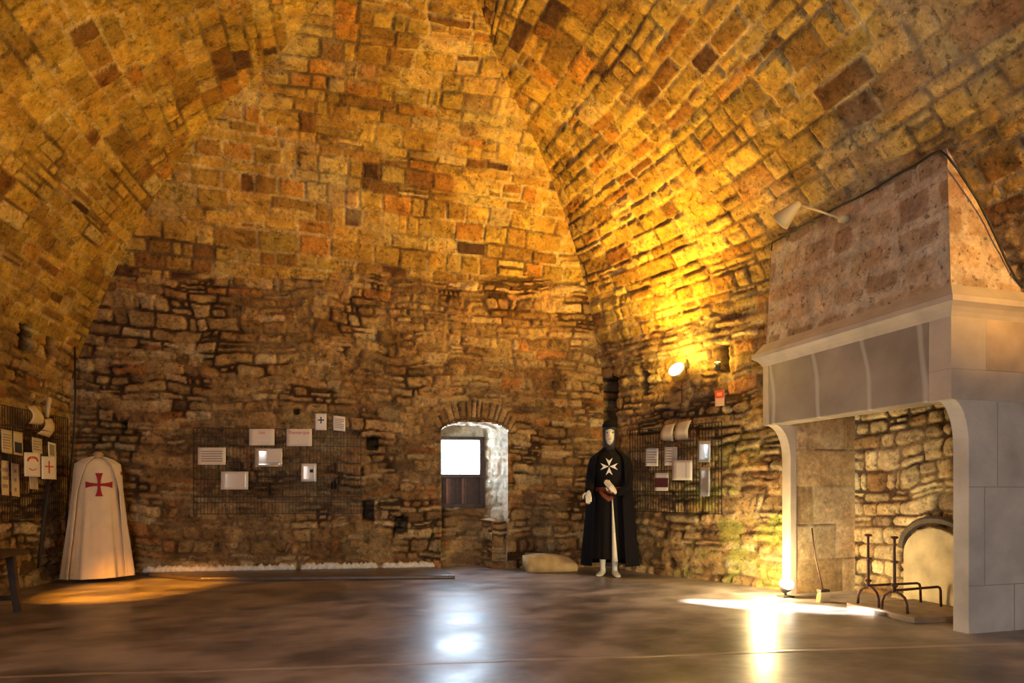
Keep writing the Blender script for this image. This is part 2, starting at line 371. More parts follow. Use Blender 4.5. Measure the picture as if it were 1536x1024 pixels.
def side(gx, gy, st, seed, key, split_z, flip):
    nd, nc = 390, 36
    w = np.concatenate([np.linspace(0, 1, nd), 1+np.linspace(0, 1, nc+1)[1:]])[None, :]
    Yn = np.where(w <= 1, gy[:, None]*(1-w)+1.9*w, 1.9*(2-w)-3*(w-1))
    Xs = station_x(st, Yn, Z); dx = gx-station_x(st, gy[:, None], Z)[:, 0]
    Xs = Xs+dx[:, None]*np.exp(-(gy[:, None]-Yn)/.9)
    k = 14                                           # soften the kinks between stations, ends kept
    Pd = np.pad(Xs, ((0, 0), (k, k)), mode='reflect', reflect_type='odd'); cs = np.cumsum(np.pad(Pd, ((0, 0), (1, 0))), 1)
    Xb = (cs[:, 2*k+1:]-cs[:, :-(2*k+1)])/(2*k+1); Xs = np.where(w < 1, Xb, Xs)
    Z2 = Z[:, None]+0*w
    P = np.stack([Xs, Yn, Z2], -1)
    s = (9-Yn)*1.04; t = ARC[:, None]+0*w
    hR, cR = style('rubble', s, t, seed); hV, cV = style('vault', s, t, seed+7)
    bound = split_z+.35*(fbm(s*1.1, t*1.1, seed+3)-.5)
    kk = sst(-.05, .05, t-bound); h = hR*(1-kk)+hV*kk; col = cR*(1-kk[..., None])+cV*kk[..., None]
    h, col = pits(P, h, col, key)
    if key == 'right':
        g = sst(1.6, .3, np.hypot((Yn-6.1)*1.0, (Z2-.5)*1.1))*sst(.45, .62, fbm(s*3.5, t*3.5, 12))
        col = col*(1-.55*g[..., None])+np.array((.30, .33, .06))*.55*g[..., None]
        pale_grey = sst(6.2, 4.6, Yn)*sst(.40, .6, fbm(s*.8, t*.8, 14))*sst(2.4, 3.0, Z2)*sst(5.3, 4.4, Z2)  # daylight greyness of the near vault, put into the stone colour
        col = col*(1-.5*pale_grey[..., None])+np.array((.40, .335, .285))*.5*pale_grey[..., None]
    e = gy[:, None]-Yn; h = h*sst(0, .04, e)*sst(0, .06, ARC[-1]-t)
    Pd = P+normals(P, INW)*h[..., None]
    keep = None
    if key == 'right': keep = ~((Yn > 3.60) & (Yn < 5.44) & (Z2 < 2.22))
    return P, Pd, col, keep
PL, PLd, cL, _ = side(lgx, lgy, LST, 101, 'left', 2.6, 1)
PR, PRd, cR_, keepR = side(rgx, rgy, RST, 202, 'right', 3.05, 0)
zl = int(np.searchsorted(Z, 2.5)); zr = int(np.searchsorted(Z, 2.9))
struct(link_mesh('wall_left', raw_mesh('wall_left', [grid_mesh('l', PLd, cL, None, (0, zl))], None), M['masonry'], top_base=False))
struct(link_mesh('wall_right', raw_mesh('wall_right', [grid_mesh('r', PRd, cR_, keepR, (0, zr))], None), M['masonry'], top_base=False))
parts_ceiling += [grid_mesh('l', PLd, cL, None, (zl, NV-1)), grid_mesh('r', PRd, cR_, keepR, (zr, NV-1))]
struct(link_mesh('ceiling', raw_mesh('ceiling', parts_ceiling, None), M['masonry'], top_base=False))
# wall behind the photographer
prof = [tuple(PL[i, -1]) for i in range(0, NV, 12)] + [tuple(PR[i, -1]) for i in range(NV-1, -1, -12)]
wf = MB(); wf.add(prof, [tuple(range(len(prof)))]); struct(wf.build('wall_front', plain('lime_wall', (.34, .27, .2), .9, noise=.2, nscale=3)))

def xw_right(Y, z=1.0):
    return float(station_x(RST, np.array([[Y]]), np.array([z]))[0, 0])

# ------------------------------------------------------------------ floor
fm, nt, b = newmat('polished_concrete'); L = nt.links.new; N = nt.nodes.new
tc = N('ShaderNodeTexCoord')
def fn(sc, det, vec=None, rough=.6, dist=0):
    n = N('ShaderNodeTexNoise'); n.inputs['Scale'].default_value = sc; n.inputs['Detail'].default_value = det; n.inputs['Roughness'].default_value = rough
    n.inputs['Distortion'].default_value = dist
    L(vec or tc.outputs['Object'], n.inputs['Vector']); return n.outputs['Fac']
mp = N('ShaderNodeMapping'); mp.inputs['Rotation'].default_value = (0, 0, R(8)); mp.inputs['Scale'].default_value = (.9, 1.3, 1); L(tc.outputs['Object'], mp.inputs['Vector'])
big = fn(1.1, 6, mp.outputs[0], .62, 0); med = fn(3.2, 4, mp.outputs[0], .5); fine = fn(40, 4)
ramp = N('ShaderNodeValToRGB'); e = ramp.color_ramp.elements
e[0].position = .40; e[0].color = (.11, .092, .094, 1); e[1].position = .62; e[1].color = (.42, .36, .345, 1)
e.new(.50).color = (.24, .20, .195, 1)
ad = N('ShaderNodeMath'); ad.operation = 'MULTIPLY_ADD'; L(med, ad.inputs[0]); ad.inputs[1].default_value = .45; 
sb = N('ShaderNodeMath'); sb.operation = 'MULTIPLY_ADD'; L(big, sb.inputs[0]); sb.inputs[1].default_value = .75; sb.inputs[2].default_value = -.10; L(sb.outputs[0], ad.inputs[2]); L(ad.outputs[0], ramp.inputs[0])
# cast joint running across the slab
gp = N('ShaderNodeNewGeometry'); sx = N('ShaderNodeSeparateXYZ'); L(gp.outputs['Position'], sx.inputs[0])
def mth(op, a_, b_=None, c_=None):
    n = N('ShaderNodeMath'); n.operation = op
    for i, q in enumerate((a_, b_, c_)):
        if q is None: continue
        if isinstance(q, (int, float)): n.inputs[i].default_value = q
        else: L(q, n.inputs[i])
    return n.outputs[0]
ln = mth('ADD', mth('MULTIPLY_ADD', sx.outputs[0], .162, sx.outputs[1]), mth('MULTIPLY', fn(2.5, 3), .05)) # = const along the joint
jd = mth('ABSOLUTE', mth('SUBTRACT', ln, 3.965))
jm = N('ShaderNodeMapRange'); L(jd, jm.inputs[0]); jm.inputs[1].default_value = .010; jm.inputs[2].default_value = .035; jm.inputs[3].default_value = 1; jm.inputs[4].default_value = 0
mix = N('ShaderNodeMix'); mix.data_type = 'RGBA'; L(mth('MULTIPLY', jm.outputs[0], .55), mix.inputs[0]); L(ramp.outputs[0], mix.inputs[6]); mix.inputs[7].default_value = (.60, .50, .45, 1)
L(mix.outputs[2], b.inputs['Base Color'])
rr = N('ShaderNodeMapRange'); L(med, rr.inputs[0]); rr.inputs[1].default_value = .3; rr.inputs[2].default_value = .7; rr.inputs[3].default_value = .30; rr.inputs[4].default_value = .46; L(rr.outputs[0], b.inputs['Roughness'])
mid = fn(9, 2, mp.outputs[0], .4); bh = mth('ADD', mth('ADD', mth('MULTIPLY', med, .5), mth('MULTIPLY', mid, .28)), mth('MULTIPLY', fine, .04)); bh = mth('ADD', bh, mth('MULTIPLY', jm.outputs[0], .8))
bp = N('ShaderNodeBump'); bp.inputs['Strength'].default_value = .32; bp.inputs['Distance'].default_value = .014; L(bh, bp.inputs['Height']); L(bp.outputs[0], b.inputs['Normal'])
M['floor'] = fm
fl = MB(); fl.box((-4, -3.4, -.1), (6, 9.6, 0)); struct(fl.build('floor', fm))

# low cast step in front of the mesh panel, and the white mortar strip at the wall foot
M['step'] = plain('step_concrete', (.115, .085, .072), .38, noise=.25, nscale=6, bump=.2, bscale=30)
def wallpt(px, off=0, z=0):
    p = on_plane(px, 700, WB0+WBN*off, WBN); p.z = z; return p
st = MB()
pa, pb = wallpt(212, .02), wallpt(656, .02)
pc, pd = on_floor(683, 868), on_floor(300, 872)
st.prism([pa, pb, pc, pd], (0, 0, .045)); tag(st.build('floor_step', M['step'], bevel=.012), 'low smooth concrete step along the wall under the wide mesh panel', 'step')
rngs = random.Random(4)
strip_px = [(216, 445), (451, 567), (572, 652)]
for i, (a, c) in enumerate(strip_px):
    rings = []; n = int((c-a)/3)
    for k in range(n+1):
        q = a+(c-a)*k/n; hh = .045+.035*rngs.random(); dd = .05+.03*rngs.random()
        if k in (0, n): hh = .02; dd = .03
        p0 = wallpt(q, -.03, .04); rings.append([p0, p0+WBN*(dd+.03), p0+WBN*(dd+.02)+Vector((0, 0, hh*.7)), p0+WBN*(dd*.5+.03)+Vector((0, 0, hh)), p0+Vector((0, 0, hh*1.1))])
    m_ = MB().loft(rings); struct(m_.build('trim_%d' % (i+1), plain('white_mortar', (.8, .76, .7), .9, noise=.15, nscale=30, bump=.6, bscale=50), smooth=True))

# ------------------------------------------------------------------ window recess
def W(px, py, off): return on_plane(px, py, WB0-WBN*off, WBN)      # off metres behind the wall face
DW = .52
wx0, wx1 = W(654, 700, DW), W(726, 700, DW); zb, zt = W(690, 762, DW).z, W(690, 655, DW).z
fx0 = Vector((RX0, wall_y(RX0), 0)); fx1 = Vector((RX1, wall_y(RX1), 0))
def z_(p, z): return (p.x, p.y, z)
zsill = W(745, 781, 0).z
inw = (1.9, 6.5, 1.0)
def sink(P, s_, t_, h_, c_): return np.minimum(h_, 0)-.004, c_
rec = [patch(z_(fx1, 0), z_(wx1, 0), z_(wx1, ZSP+.02), z_(fx1, ZSP+.02), .014, 'plaster', 301, inw),
       patch(z_(wx0, 0), z_(fx0, 0), z_(fx0, ZSP+.02), z_(wx0, ZSP+.02), .02, 'plaster', 302, inw, extra=sink)]
# arched soffit: front arch to flatter rear arch
na, nd_ = 50, 34; th = np.linspace(0, 1, na)[None, :]; dv_ = np.linspace(0, 1, nd_)[:, None]
def archz(q, sp, ap): return sp+(ap-sp)*np.sqrt(np.clip(1-(2*q-1)**2, 0, 1))**.8
ax = (fx0.x*(1-th)+fx1.x*th)*(1-dv_)+(wx0.x*(1-th)+wx1.x*th)*dv_
ay = (fx0.y*(1-th)+fx1.y*th)*(1-dv_)+(wx0.y*(1-th)+wx1.y*th)*dv_
az = archz(th, ZSP, ZAP)*(1-dv_)+archz(th, ZSP, ZAP-.02)*dv_
PA = np.stack([ax, ay, az], -1); hA, cA = style('plaster', ax, dv_*DW+0*th, 303)
hA = hA*sst(0, .1, dv_)*sst(0, .05, np.minimum(th, 1-th)); rec.append(grid_mesh('a', PA+normals(PA, inw)*hA[..., None], cA))
# wall above the frame and infill below it, seat block on the right
rec.append(patch(z_(wx0, zt-.02), z_(wx1, zt-.02), z_(wx1, ZAP+.02), z_(wx0, ZAP+.02), .02, 'plaster', 304, inw))
b0, b1 = W(652, 700, DW-.10), W(735, 700, DW-.10)
rec.append(patch(z_(b0, 0), z_(b1, 0), z_(b1, zb), z_(b0, zb), .014, 'rubble', 305, inw))
rec.append(patch(z_(b0, zb), z_(b1, zb), z_(wx1, zb+.0), z_(wx0, zb+.0), .02, 'plaster', 306, (1.9, 6.5, 4)))
c0, c1, c2, c3 = W(738, 700, .04), W(764, 700, .04), W(745, 700, DW-.06), W(718, 700, DW-.06)
rec.append(patch(z_(c0, 0), z_(c1, 0), z_(c1, zsill), z_(c0, zsill), .014, 'rubble', 307, inw))
rec.append(patch(z_(c3, 0), z_(c0, 0), z_(c0, zsill), z_(c3, zsill), .014, 'rubble', 308, (1.2, 7, .5)))
rec.append(patch(z_(c0, zsill), z_(c1, zsill), z_(c2, zsill), z_(c3, zsill), .014, 'plaster', 309, (1.9, 7, 4)))
struct(link_mesh('trim_4', raw_mesh('window_recess', rec, None), M['dressed'], top_base=False))
M['dwood'] = plain('dark_wood', (.045, .022, .014), .55, noise=.35, nscale=14, bump=.3, bscale=40)
M['rwood'] = plain('red_brown_wood', (.17, .062, .038), .5, noise=.25, nscale=14)
win = thing('window_1', None, None, (0, 0, 0)); win['kind'] = 'structure'
fd = (wx1-wx0); fd.z = 0; fw = fd.length; fd.normalize(); fnm = WBN.copy()
Mw = Matrix(((fd.x, -fnm.x, 0, wx0.x), (fd.y, -fnm.y, 0, wx0.y), (0, 0, 1, 0), (0, 0, 0, 1)))   # local: x along, y outwards, z up
zm = W(690, 711, DW).z; zg = W(690, 661, DW).z
f_ = MB()
f_.box((0, -.05, zt-.045), (fw, .03, zt+.0), Mw); f_.box((0, -.05, zb), (fw, .03, zb+.06), Mw)
f_.box((0, -.05, zb), (.028, .03, zt), Mw); f_.box((fw-.062, -.05, zb), (fw, .03, zt), Mw); f_.box((0, -.045, zm-.05), (fw, .03, zm), Mw)
f_.build('window_frame', M['dwood'], win, bevel=.004)
f_ = MB(); f_.box((.02, .0, zb+.02), (fw-.04, .02, zm-.02), Mw)
for q in (.1, .26, .42, .58): f_.box((fw*q, -.035, zb+.05), (fw*q+.012, .0, zm-.05), Mw)
sh = f_.build('shutter', M['dwood'], win)
f_ = MB()
for q in (.21, .53): f_.box((fw*q, -.025, zb+.06), (fw*q+.055, .0, zm-.055), Mw)
f_.build('slat', M['rwood'], sh)
gm, nt, b = newmat('window_glass'); tr = nt.nodes.new('ShaderNodeBsdfTransparent'); gl = nt.nodes.new('ShaderNodeBsdfGlossy'); gl.inputs['Roughness'].default_value = .03
ms = nt.nodes.new('ShaderNodeMixShader'); ms.inputs[0].default_value = .06; nt.links.new(tr.outputs[0], ms.inputs[1]); nt.links.new(gl.outputs[0], ms.inputs[2]); nt.links.new(ms.outputs[0], nt.nodes['Material Output'].inputs[0])
f_ = MB(); f_.box((.02, .004, zm-.005), (fw-.05, .01, zt-.03), Mw); f_.build('pane', gm, win)

# ------------------------------------------------------------------ fireplace
FX, FY0, FY1, ZL, ZC = 4.20, 3.54, 5.55, 1.63, 2.25
fp = thing('fireplace', 'big pale stone fireplace with tapering masonry hood on the right wall', 'fireplace', (4.7, 4.55, 0))
fin = (3.0, 4.5, 2.5)
lim = M['dressed']
def part_raw(name, parts, mat, parent): return link_mesh(name, raw_mesh(name, parts, None), mat, parent)
# hood: front, near side, far side
hn0, hf0 = (FX+.01, FY0+.01, 2.38), (FX+.01, FY1-.03, 2.38); hn1, hf1 = (FX+.07, FY0+.10, 3.75), (FX+.07, FY1-.08, 3.75)
def hood_extra(P, s_, t_, h_, col_):
    return h_, col_
part_raw('hood', [patch(hf0, hn0, hn1, hf1, .014, 'hood', 401, (0, 4.5, 2.5), edge=.01, tilt=.02),
                  patch(hn0, (5.25, FY0+.01, 2.38), (5.25, FY0+.10, 3.75), hn1, .014, 'hood', 402, (4.5, 0, 2.5), edge=.01),
                  patch(hf0, (5.0, FY1-.03, 2.38), (5.0, FY1-.08, 3.75), hf1, .03, 'hood', 403, (4.3, 9, 2.5), edge=.01)], M['hood'], fp)
# moulded cornice
def ringz(off, z): return [Vector((FX-off, FY0-off, z)), Vector((5.2, FY0-off, z)), Vector((5.2, FY1+off, z)), Vector((FX-off, FY1+off, z))]
cb = MB(); cb.loft([ringz(.0, 2.20), ringz(.015, 2.23), ringz(.04, 2.26), ringz(.075, 2.285), ringz(.075, 2.325), ringz(.055, 2.335), ringz(.03, 2.37), ringz(-.005, 2.42)])
M['pale_grey'] = plain('pale_limestone', (.47, .385, .30), .75, noise=.14, nscale=5, bump=.2, bscale=40)
cb.build('cornice', M['pale_grey'], fp)
# frieze: front slab of several blocks with pale veins, corner course
mf, nt, b = newmat('grey_limestone'); N = nt.nodes.new; L = nt.links.new
tc = N('ShaderNodeTexCoord'); n = N('ShaderNodeTexNoise'); n.inputs['Scale'].default_value = 2.2; n.inputs['Detail'].default_value = 6; L(tc.outputs['Object'], n.inputs['Vector'])
r_ = N('ShaderNodeValToRGB'); r_.color_ramp.elements[0].position = .35; r_.color_ramp.elements[0].color = (.22, .175, .135, 1); r_.color_ramp.elements[1].position = .7; r_.color_ramp.elements[1].color = (.37, .30, .235, 1); L(n.outputs['Fac'], r_.inputs[0])
wv = N('ShaderNodeTexWave'); wv.inputs['Scale'].default_value = .55; wv.inputs['Distortion'].default_value = 3.5; wv.inputs['Detail'].default_value = 2; wv.bands_direction = 'Y'; L(tc.outputs['Object'], wv.inputs['Vector'])
mr = N('ShaderNodeMapRange'); L(wv.outputs['Fac'], mr.inputs[0]); mr.inputs[1].default_value = .975; mr.inputs[2].default_value = 1; mr.inputs[3].default_value = 0; mr.inputs[4].default_value = .55
mx = N('ShaderNodeMix'); mx.data_type = 'RGBA'; L(mr.outputs[0], mx.inputs[0]); L(r_.outputs[0], mx.inputs[6]); mx.inputs[7].default_value = (.55, .5, .44, 1); L(mx.outputs[2], b.inputs['Base Color']); b.inputs['Roughness'].default_value = .7
M['frieze'] = mf
lt = MB(); lt.box((FX, 3.72, ZL), (FX+.2, 5.46, 2.24)); lt.build('lintel', mf, fp, bevel=.012)
cb = MB(); cb.box((FX, FY0, ZL), (5.12, 3.715, 1.840)); cb.build('corner_block', M['pale_grey'], fp, bevel=.003)
cb = MB(); cb.box((FX, FY0, 1.8405), (4.52, 3.715, 2.24)); cb.build('corner_block', M['pale_grey'], fp, bevel=.003)
cb = MB(); cb.box((4.521, FY0, 1.8405), (5.12, 3.715, 2.24)); cb.build('corner_block', plain('tan_limestone', (.47, .35, .24), .8, noise=.2, nscale=4), fp, bevel=.006)
cb = MB(); cb.box((FX, 5.465, ZL), (5.0, FY1, 2.24)); cb.build('corner_block', M['pale_grey'], fp, bevel=.006)
# jambs with a corbel curving forward under the lintel
def jamb(y0, y1, x0, xb):
    pr = [(xb, 0), (x0, 0), (x0, 1.30)]
    for k in range(1, 9):
        a = k/8*PI/2; pr.append((x0-(x0-FX-.01)*(1-math.cos(a)), 1.30+.33*math.sin(a)))
    pr.append((xb, ZL)); m_ = MB(); m_.prism([(x, y0, z) for x, z in pr], (0, y1-y0, 0)); return m_
M['jamb'] = plain('jamb_limestone', (.50, .45, .39), .8, noise=.22, nscale=3.5, bump=.25, bscale=30)
j1 = jamb(FY0, 3.66, 4.36, 5.12).build('jamb', M['jamb'], fp, bevel=.012)
j2 = jamb(5.40, 5.52, 4.40, 4.47).build('jamb', M['pale_grey'], fp, bevel=.012)
# fine joints on the near jamb
jm_ = MB()
for z in (1.02, .33): jm_.box((4.358, FY0-.002, z), (5.1, FY0, z+.006))
for (x, z0, z1) in ((4.62, 1.026, 1.62), (4.50, .336, 1.02), (4.78, 0.0, .33)): jm_.box((x, FY0-.002, z0), (x+.006, FY0, z1))
jm_.build('mortar_joint', plain('joint_grey', (.3, .26, .22), .9), j1)
# hearth masonry
XB = 5.17
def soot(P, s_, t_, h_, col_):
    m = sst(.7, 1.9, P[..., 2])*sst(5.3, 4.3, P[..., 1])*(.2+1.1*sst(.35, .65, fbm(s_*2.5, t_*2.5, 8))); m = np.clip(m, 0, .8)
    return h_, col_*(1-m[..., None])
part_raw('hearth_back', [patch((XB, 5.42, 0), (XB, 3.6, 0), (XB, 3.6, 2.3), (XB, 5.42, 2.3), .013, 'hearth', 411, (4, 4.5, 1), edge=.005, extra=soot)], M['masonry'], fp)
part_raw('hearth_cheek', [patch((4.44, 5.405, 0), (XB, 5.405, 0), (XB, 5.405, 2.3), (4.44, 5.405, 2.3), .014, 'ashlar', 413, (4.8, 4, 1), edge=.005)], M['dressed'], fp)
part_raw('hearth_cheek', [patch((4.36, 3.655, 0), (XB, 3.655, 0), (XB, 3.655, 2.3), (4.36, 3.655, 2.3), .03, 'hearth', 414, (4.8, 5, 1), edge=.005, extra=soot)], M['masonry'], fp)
th_ = MB(); th_.box((FX+.2, 3.6, 2.28), (5.3, 5.5, 2.32)); th_.build('chimney_throat', plain('soot', (.02, .016, .013), .95), fp)
# arched pale fireback stone
a0, a1 = on_x(1357, 870, XB-.05), on_x(1452, 870, XB-.05); yc = (a0.y+a1.y)/2; ry = abs(a0.y-a1.y)/2; ztop = on_x(1395, 791, XB-.05).z
pl_ = [(XB-.07, yc+ry, 0), (XB-.07, yc+ry, ztop-.24)]
for k in range(1, 12):
    a = PI*k/12; pl_.append((XB-.07, yc+ry*math.cos(a), ztop-.24+.24*math.sin(a)))
pl_ += [(XB-.07, yc-ry, ztop-.24), (XB-.07, yc-ry, 0)]
MB().prism(pl_, (.1, 0, 0)).build('fireback', plain('fireback_stone', (.50, .40, .25), .85, noise=.3, nscale=5, bump=.4, bscale=25), fp, bevel=.012)
# curved relieving shadow band over it: dark ring painted as the recess shade
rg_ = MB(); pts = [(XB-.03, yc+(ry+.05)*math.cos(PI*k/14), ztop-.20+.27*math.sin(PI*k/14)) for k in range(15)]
rg_.tube(pts, .035, 6); rg_.build('fireback_arch_shade', plain('arch_shade', (.10, .075, .055), .9, noise=.3, nscale=10, bump=.5), fp)

# hearth slab
q0, q1, q2, q3 = on_floor(1273, 914), on_floor(1372, 938), on_floor(1446, 925), on_floor(1330, 898)
hs = MB(); hs.prism([(4.33, 4.62, 0), (4.31, 3.93, 0), (5.04, 3.86, 0), (5.06, 4.62, 0)], (0, 0, .045))
slab = hs.build('hearth_slab', plain('worn_board', (.22, .15, .10), .7, noise=.3, nscale=12, bump=.4), bevel=.006)
tag(slab, 'flat weathered board on the hearth floor beneath the iron firedogs', 'board')
hn = MB(); hn.box((4.311, 4.20, .008), (4.345, 4.31, .036)); hn.build('notch', plain('notch_dark', (.03, .02, .015), .9), slab)

# ------------------------------------------------------------------ andirons
M['iron'] = plain('rusty_iron', (.10, .045, .028), .55, .6, noise=.35, nscale=25, bump=.4, bscale=60)
def andiron(loc, label):
    t = thing('firedog', label, 'firedog', loc, 'iron firedogs in the hearth', off=False)
    m = MB(); m.tube([(0, 0, .15), (0, 0, .20), (0, 0, .555), (0, 0, .575)], [.017, .013, .010, .010], 8); m.build('post', M['iron'], t, True)
    m = MB(); m.tube([(0, 0, .57), (0, 0, .578), (0, 0, .59), (0, 0, .594)], [.012, .028, .028, .01], 12); m.build('finial', M['iron'], t, True)
    m = MB(); m.tube([(0, 0, .19), (0, 0, .2), (0, 0, .212), (0, 0, .22)], [.014, .026, .026, .014], 12)
    m.build('collar', M['iron'], t, True)
    MB().tube([(0, .03, .39), (0, 0, .39), (0, -.03, .39)], [.008, .014, .008], 8).build('side_hook', M['iron'], t, True)
    for sgn in (-1, 1):
        m = MB(); m.tube([(0, .01*sgn, .155), (0, .045*sgn, .148), (0, .085*sgn, .12), (0, .105*sgn, .07), (0, .11*sgn, .0)], [.011, .011, .011, .011, .012], 8); m.build('leg', M['iron'], t, True)
    m = MB(); m.tube([(.0, 0, .165), (.30, 0, .165), (.515, 0, .165), (.54, 0, .155), (.55, 0, .13), (.555, 0, 0)], .0105, 8); m.build('log_bar', M['iron'], t, True)
    return t
andiron((4.40, 4.46, .045), 'iron firedog on the hearth board, the farther of the pair')
a2 = andiron((4.38, 4.18, .045), 'iron firedog on the hearth board, the nearer to the grey jamb'); a2.rotation_euler.z = R(7)

# broom
br = thing('hearth_broom', 'short broom with a crooked thin handle standing in the hearth left of the firedogs', 'broom', (4.58, 5.0, 0))
B0 = at_d(1235, 902, 5.98); bx, by = B0.x, B0.y
B1 = at_d(1233, 884, 5.98); B2 = at_d(1224, 840, 6.03); B3 = at_d(1218, 792, 6.08)
br.location = (bx, by, 0); OFF[br.name] = Vector((bx, by, 0))
MB().tube([(bx, by, B1.z-.01), B1.lerp(B2, .5)+Vector((.004, 0, 0)), B2, B2.lerp(B3, .5)+Vector((-.004, 0, 0)), B3], [.007, .006, .006, .006, .006], 7).build('handle', M['iron'], br, True)
MB().box((bx-.05, by-.03, B1.z-.02), (bx+.05, by+.03, B1.z+.004)).build('brush_block', M['dwood'], br, bevel=.006)
bb = MB()
for i in range(12):
    for j in range(4): 
        x0 = bx-.042+.0076*i; y0 = by-.02+.0133*j; bb.tube([(x0, y0, B1.z-.02), (x0+.3*(x0-bx), y0+.2*(y0-by), .0)], [.004, .005], 5)
bb.build('bristles', plain('straw', (.55, .38, .18), .9), br)

# ------------------------------------------------------------------ cable, hood lamp
M['black'] = plain('black_rubber', (.012, .012, .014), .6)
def vault_x(Y, z): return xw_right(Y, z)
ch = MB(); pts = [on_x(1157, 376, 4.22), on_x(1158, 364, 4.21)]
for px, py in ((1175, 353), (1200, 340), (1230, 325), (1258, 309), (1285, 296), (1315, 280), (1345, 261), (1375, 245), (1398, 231), (1410, 226)): pts.append(on_x(px, py+(px % 3), 4.225))
for px, py in ((1421, 234), (1436, 253), (1451, 276), (1467, 301), (1482, 330), (1496, 360), (1509, 390), (1522, 415), (1538, 435), (1560, 470)): pts.append(on_y(px, py, 3.545))
ch.tube(pts, .008, 7); tag(ch.build('power_cable', M['black'], None, True), 'black cable tracing the top edges of the chimney hood', 'cable')
hl = thing('hood_lamp', 'cream spotlight on a thin arm fixed to the chimney hood', 'lamp', on_x(1263, 328, 4.22))
pA = on_x(1263, 328, 4.20); pB = on_x(1197, 306, 3.92)
M['cream'] = plain('cream_enamel', (.62, .52, .30), .45)
MB().tube([pA, pA.lerp(pB, .5), pB], .009, 8).build('arm', M['cream'], hl, True)
MB().tube([pA+Vector((.05, 0, 0)), pA-Vector((.012, 0, 0)), pA-Vector((.03, 0, 0))], [.035, .035, .02], 14).build('mount', M['cream'], hl, True)
dsh = (on_x(1168, 335, 3.86)-pB).normalized()
MB().tube([pB-dsh*.02, pB, pB+dsh*.08, pB+dsh*.19, pB+dsh*.185, pB+dsh*.09, pB+dsh*.02], [.02, .035, .055, .088, .080, .045, .02], 20).build('lamp_shade', M['cream'], hl, True)

# corner cable at the left, thin
cc = MB(); pts = []
for px, py in ((112, 520), (113, 600), (110, 660), (104, 720), (99, 780), (101, 830), (98, 862)): pts.append(on_y(px, py, 8.62))
cc.tube(pts, .010, 7); tag(cc.build('power_cable', M['black'], None, True), 'black cable hanging down the dark left corner behind the white robe', 'cable')

# ------------------------------------------------------------------ mesh panels
M['wire'] = plain('dark_wire', (.03, .026, .022), .5, .5)
def wire_panel(p0, p1, z0, z1, n, label, hz):
    """p0,p1: ends along the wall; n: normal into the room"""
    d = (p1-p0); Lr = d.length; d = d/Lr; t = thing('mesh_panel', label, 'mesh panel', (*(p0+(p1-p0)*.5).xy, z0))
    m = MB(); r = .0024; k = int(Lr/.04)
    Mx = Matrix(((d.x, n.x, 0, p0.x), (d.y, n.y, 0, p0.y), (0, 0, 1, 0), (0, 0, 0, 1)))
    for i in range(k+1): x = Lr*i/k; m.box((x-r, -r, z0), (x+r, r, z1), Mx)
    for z in hz: m.box((0, r, z-r*1.4), (Lr, r*3, z+r*1.4), Mx)
    m.build('wire_grid', M['wire'], t)
    m = MB(); e = .0038
    for (a, b_) in (((0, -e, z0-e), (Lr, e, z0+e)), ((0, -e, z1-e), (Lr, e, z1+e)), ((-e, -e, z0), (e, e, z1)), ((Lr-e, -e, z0), (Lr+e, e, z1))): m.box(a, b_, Mx)
    for x in (.3, Lr-.3): m.box((x-.01, -.07, z1-.03), (x+.01, 0, z1-.01), Mx)
    m.build('edge_wire', M['wire'], t); return t
OB = .07
zt_b = on_plane(415, 643, WB0+WBN*OB, WBN).z; zb_b = on_plane(415, 770, WB0+WBN*OB, WBN).z
wire_panel(wallpt(290, OB), wallpt(541, OB), zb_b, zt_b, WBN, 'wide dark wire mesh panel on the end wall left of the window', [zb_b+(zt_b-zb_b)*q for q in (.13, .2, .4, .6, .8, .9)])
RP0, RP1 = Vector((xw_right(7.42)-.07, 7.42, 0)), Vector((xw_right(6.2)-.09, 6.2, 0)); rd = (RP1-RP0).normalized(); RN = Vector((rd.y, -rd.x, 0))
if RN.x > 0: RN = -RN
RP0 += RN*.05; RP1 += RN*.05
zb_r = on_plane(1030, 769, RP0, RN).z; zt_r = on_plane(1030, 640, RP0, RN).z
wire_panel(RP0, RP1, zb_r, zt_r+.02, RN, 'dark wire mesh panel on the right wall beside the black-caped mannequin', [zb_r+(zt_r-zb_r)*q for q in (.2, .25, .5, .75)])
LP0, LP1 = Vector((-2.71, 8.55, 0)), Vector((-3.02, 6.5, 0)); ld = (LP1-LP0).normalized(); LN = Vector((-ld.y, ld.x, 0))
if LN.x < 0: LN = -LN
LP0 += LN*.07; LP1 += LN*.07
zb_l, zt_l = .72, 1.80
wire_panel(LP0, LP1, zb_l, zt_l, LN, 'dark wire mesh panel on the left wall at the picture edge', [zb_l+(zt_l-zb_l)*q for q in (.2, .4, .6, .8)])

# ------------------------------------------------------------------ sheets, cards
M['paper'] = plain('paper', (.78, .70, .62), .7)
M['card'] = plain('white_card', (.85, .80, .76), .6)
M['sleeve'] = plain('glossy_sleeve', (.74, .70, .66), .3, coat=1, bump=.25, bscale=6)
M['shiny'] = plain('shiny_sleeve', (.75, .75, .76), .22, metal=.55, coat=1, bump=.12, bscale=5)
M['ink'] = plain('grey_ink', (.33, .27, .23), .8)
M['red'] = plain('dark_red_cloth', (.33, .012, .018), .8)
M['redink'] = plain('red_ink', (.55, .05, .04), .7)
M['navy'] = plain('navy_ink', (.03, .03, .07), .7)
M['maroon'] = plain('maroon_print', (.10, .02, .03), .6)
M['parch'] = plain('parchment', (.68, .55, .36), .75, noise=.08, nscale=10)
PLN = {'b': (WB0+WBN*(OB+.012), WBN), 'r': (RP0+RN*.012, RN), 'l': (LP0+LN*.012, LN)}
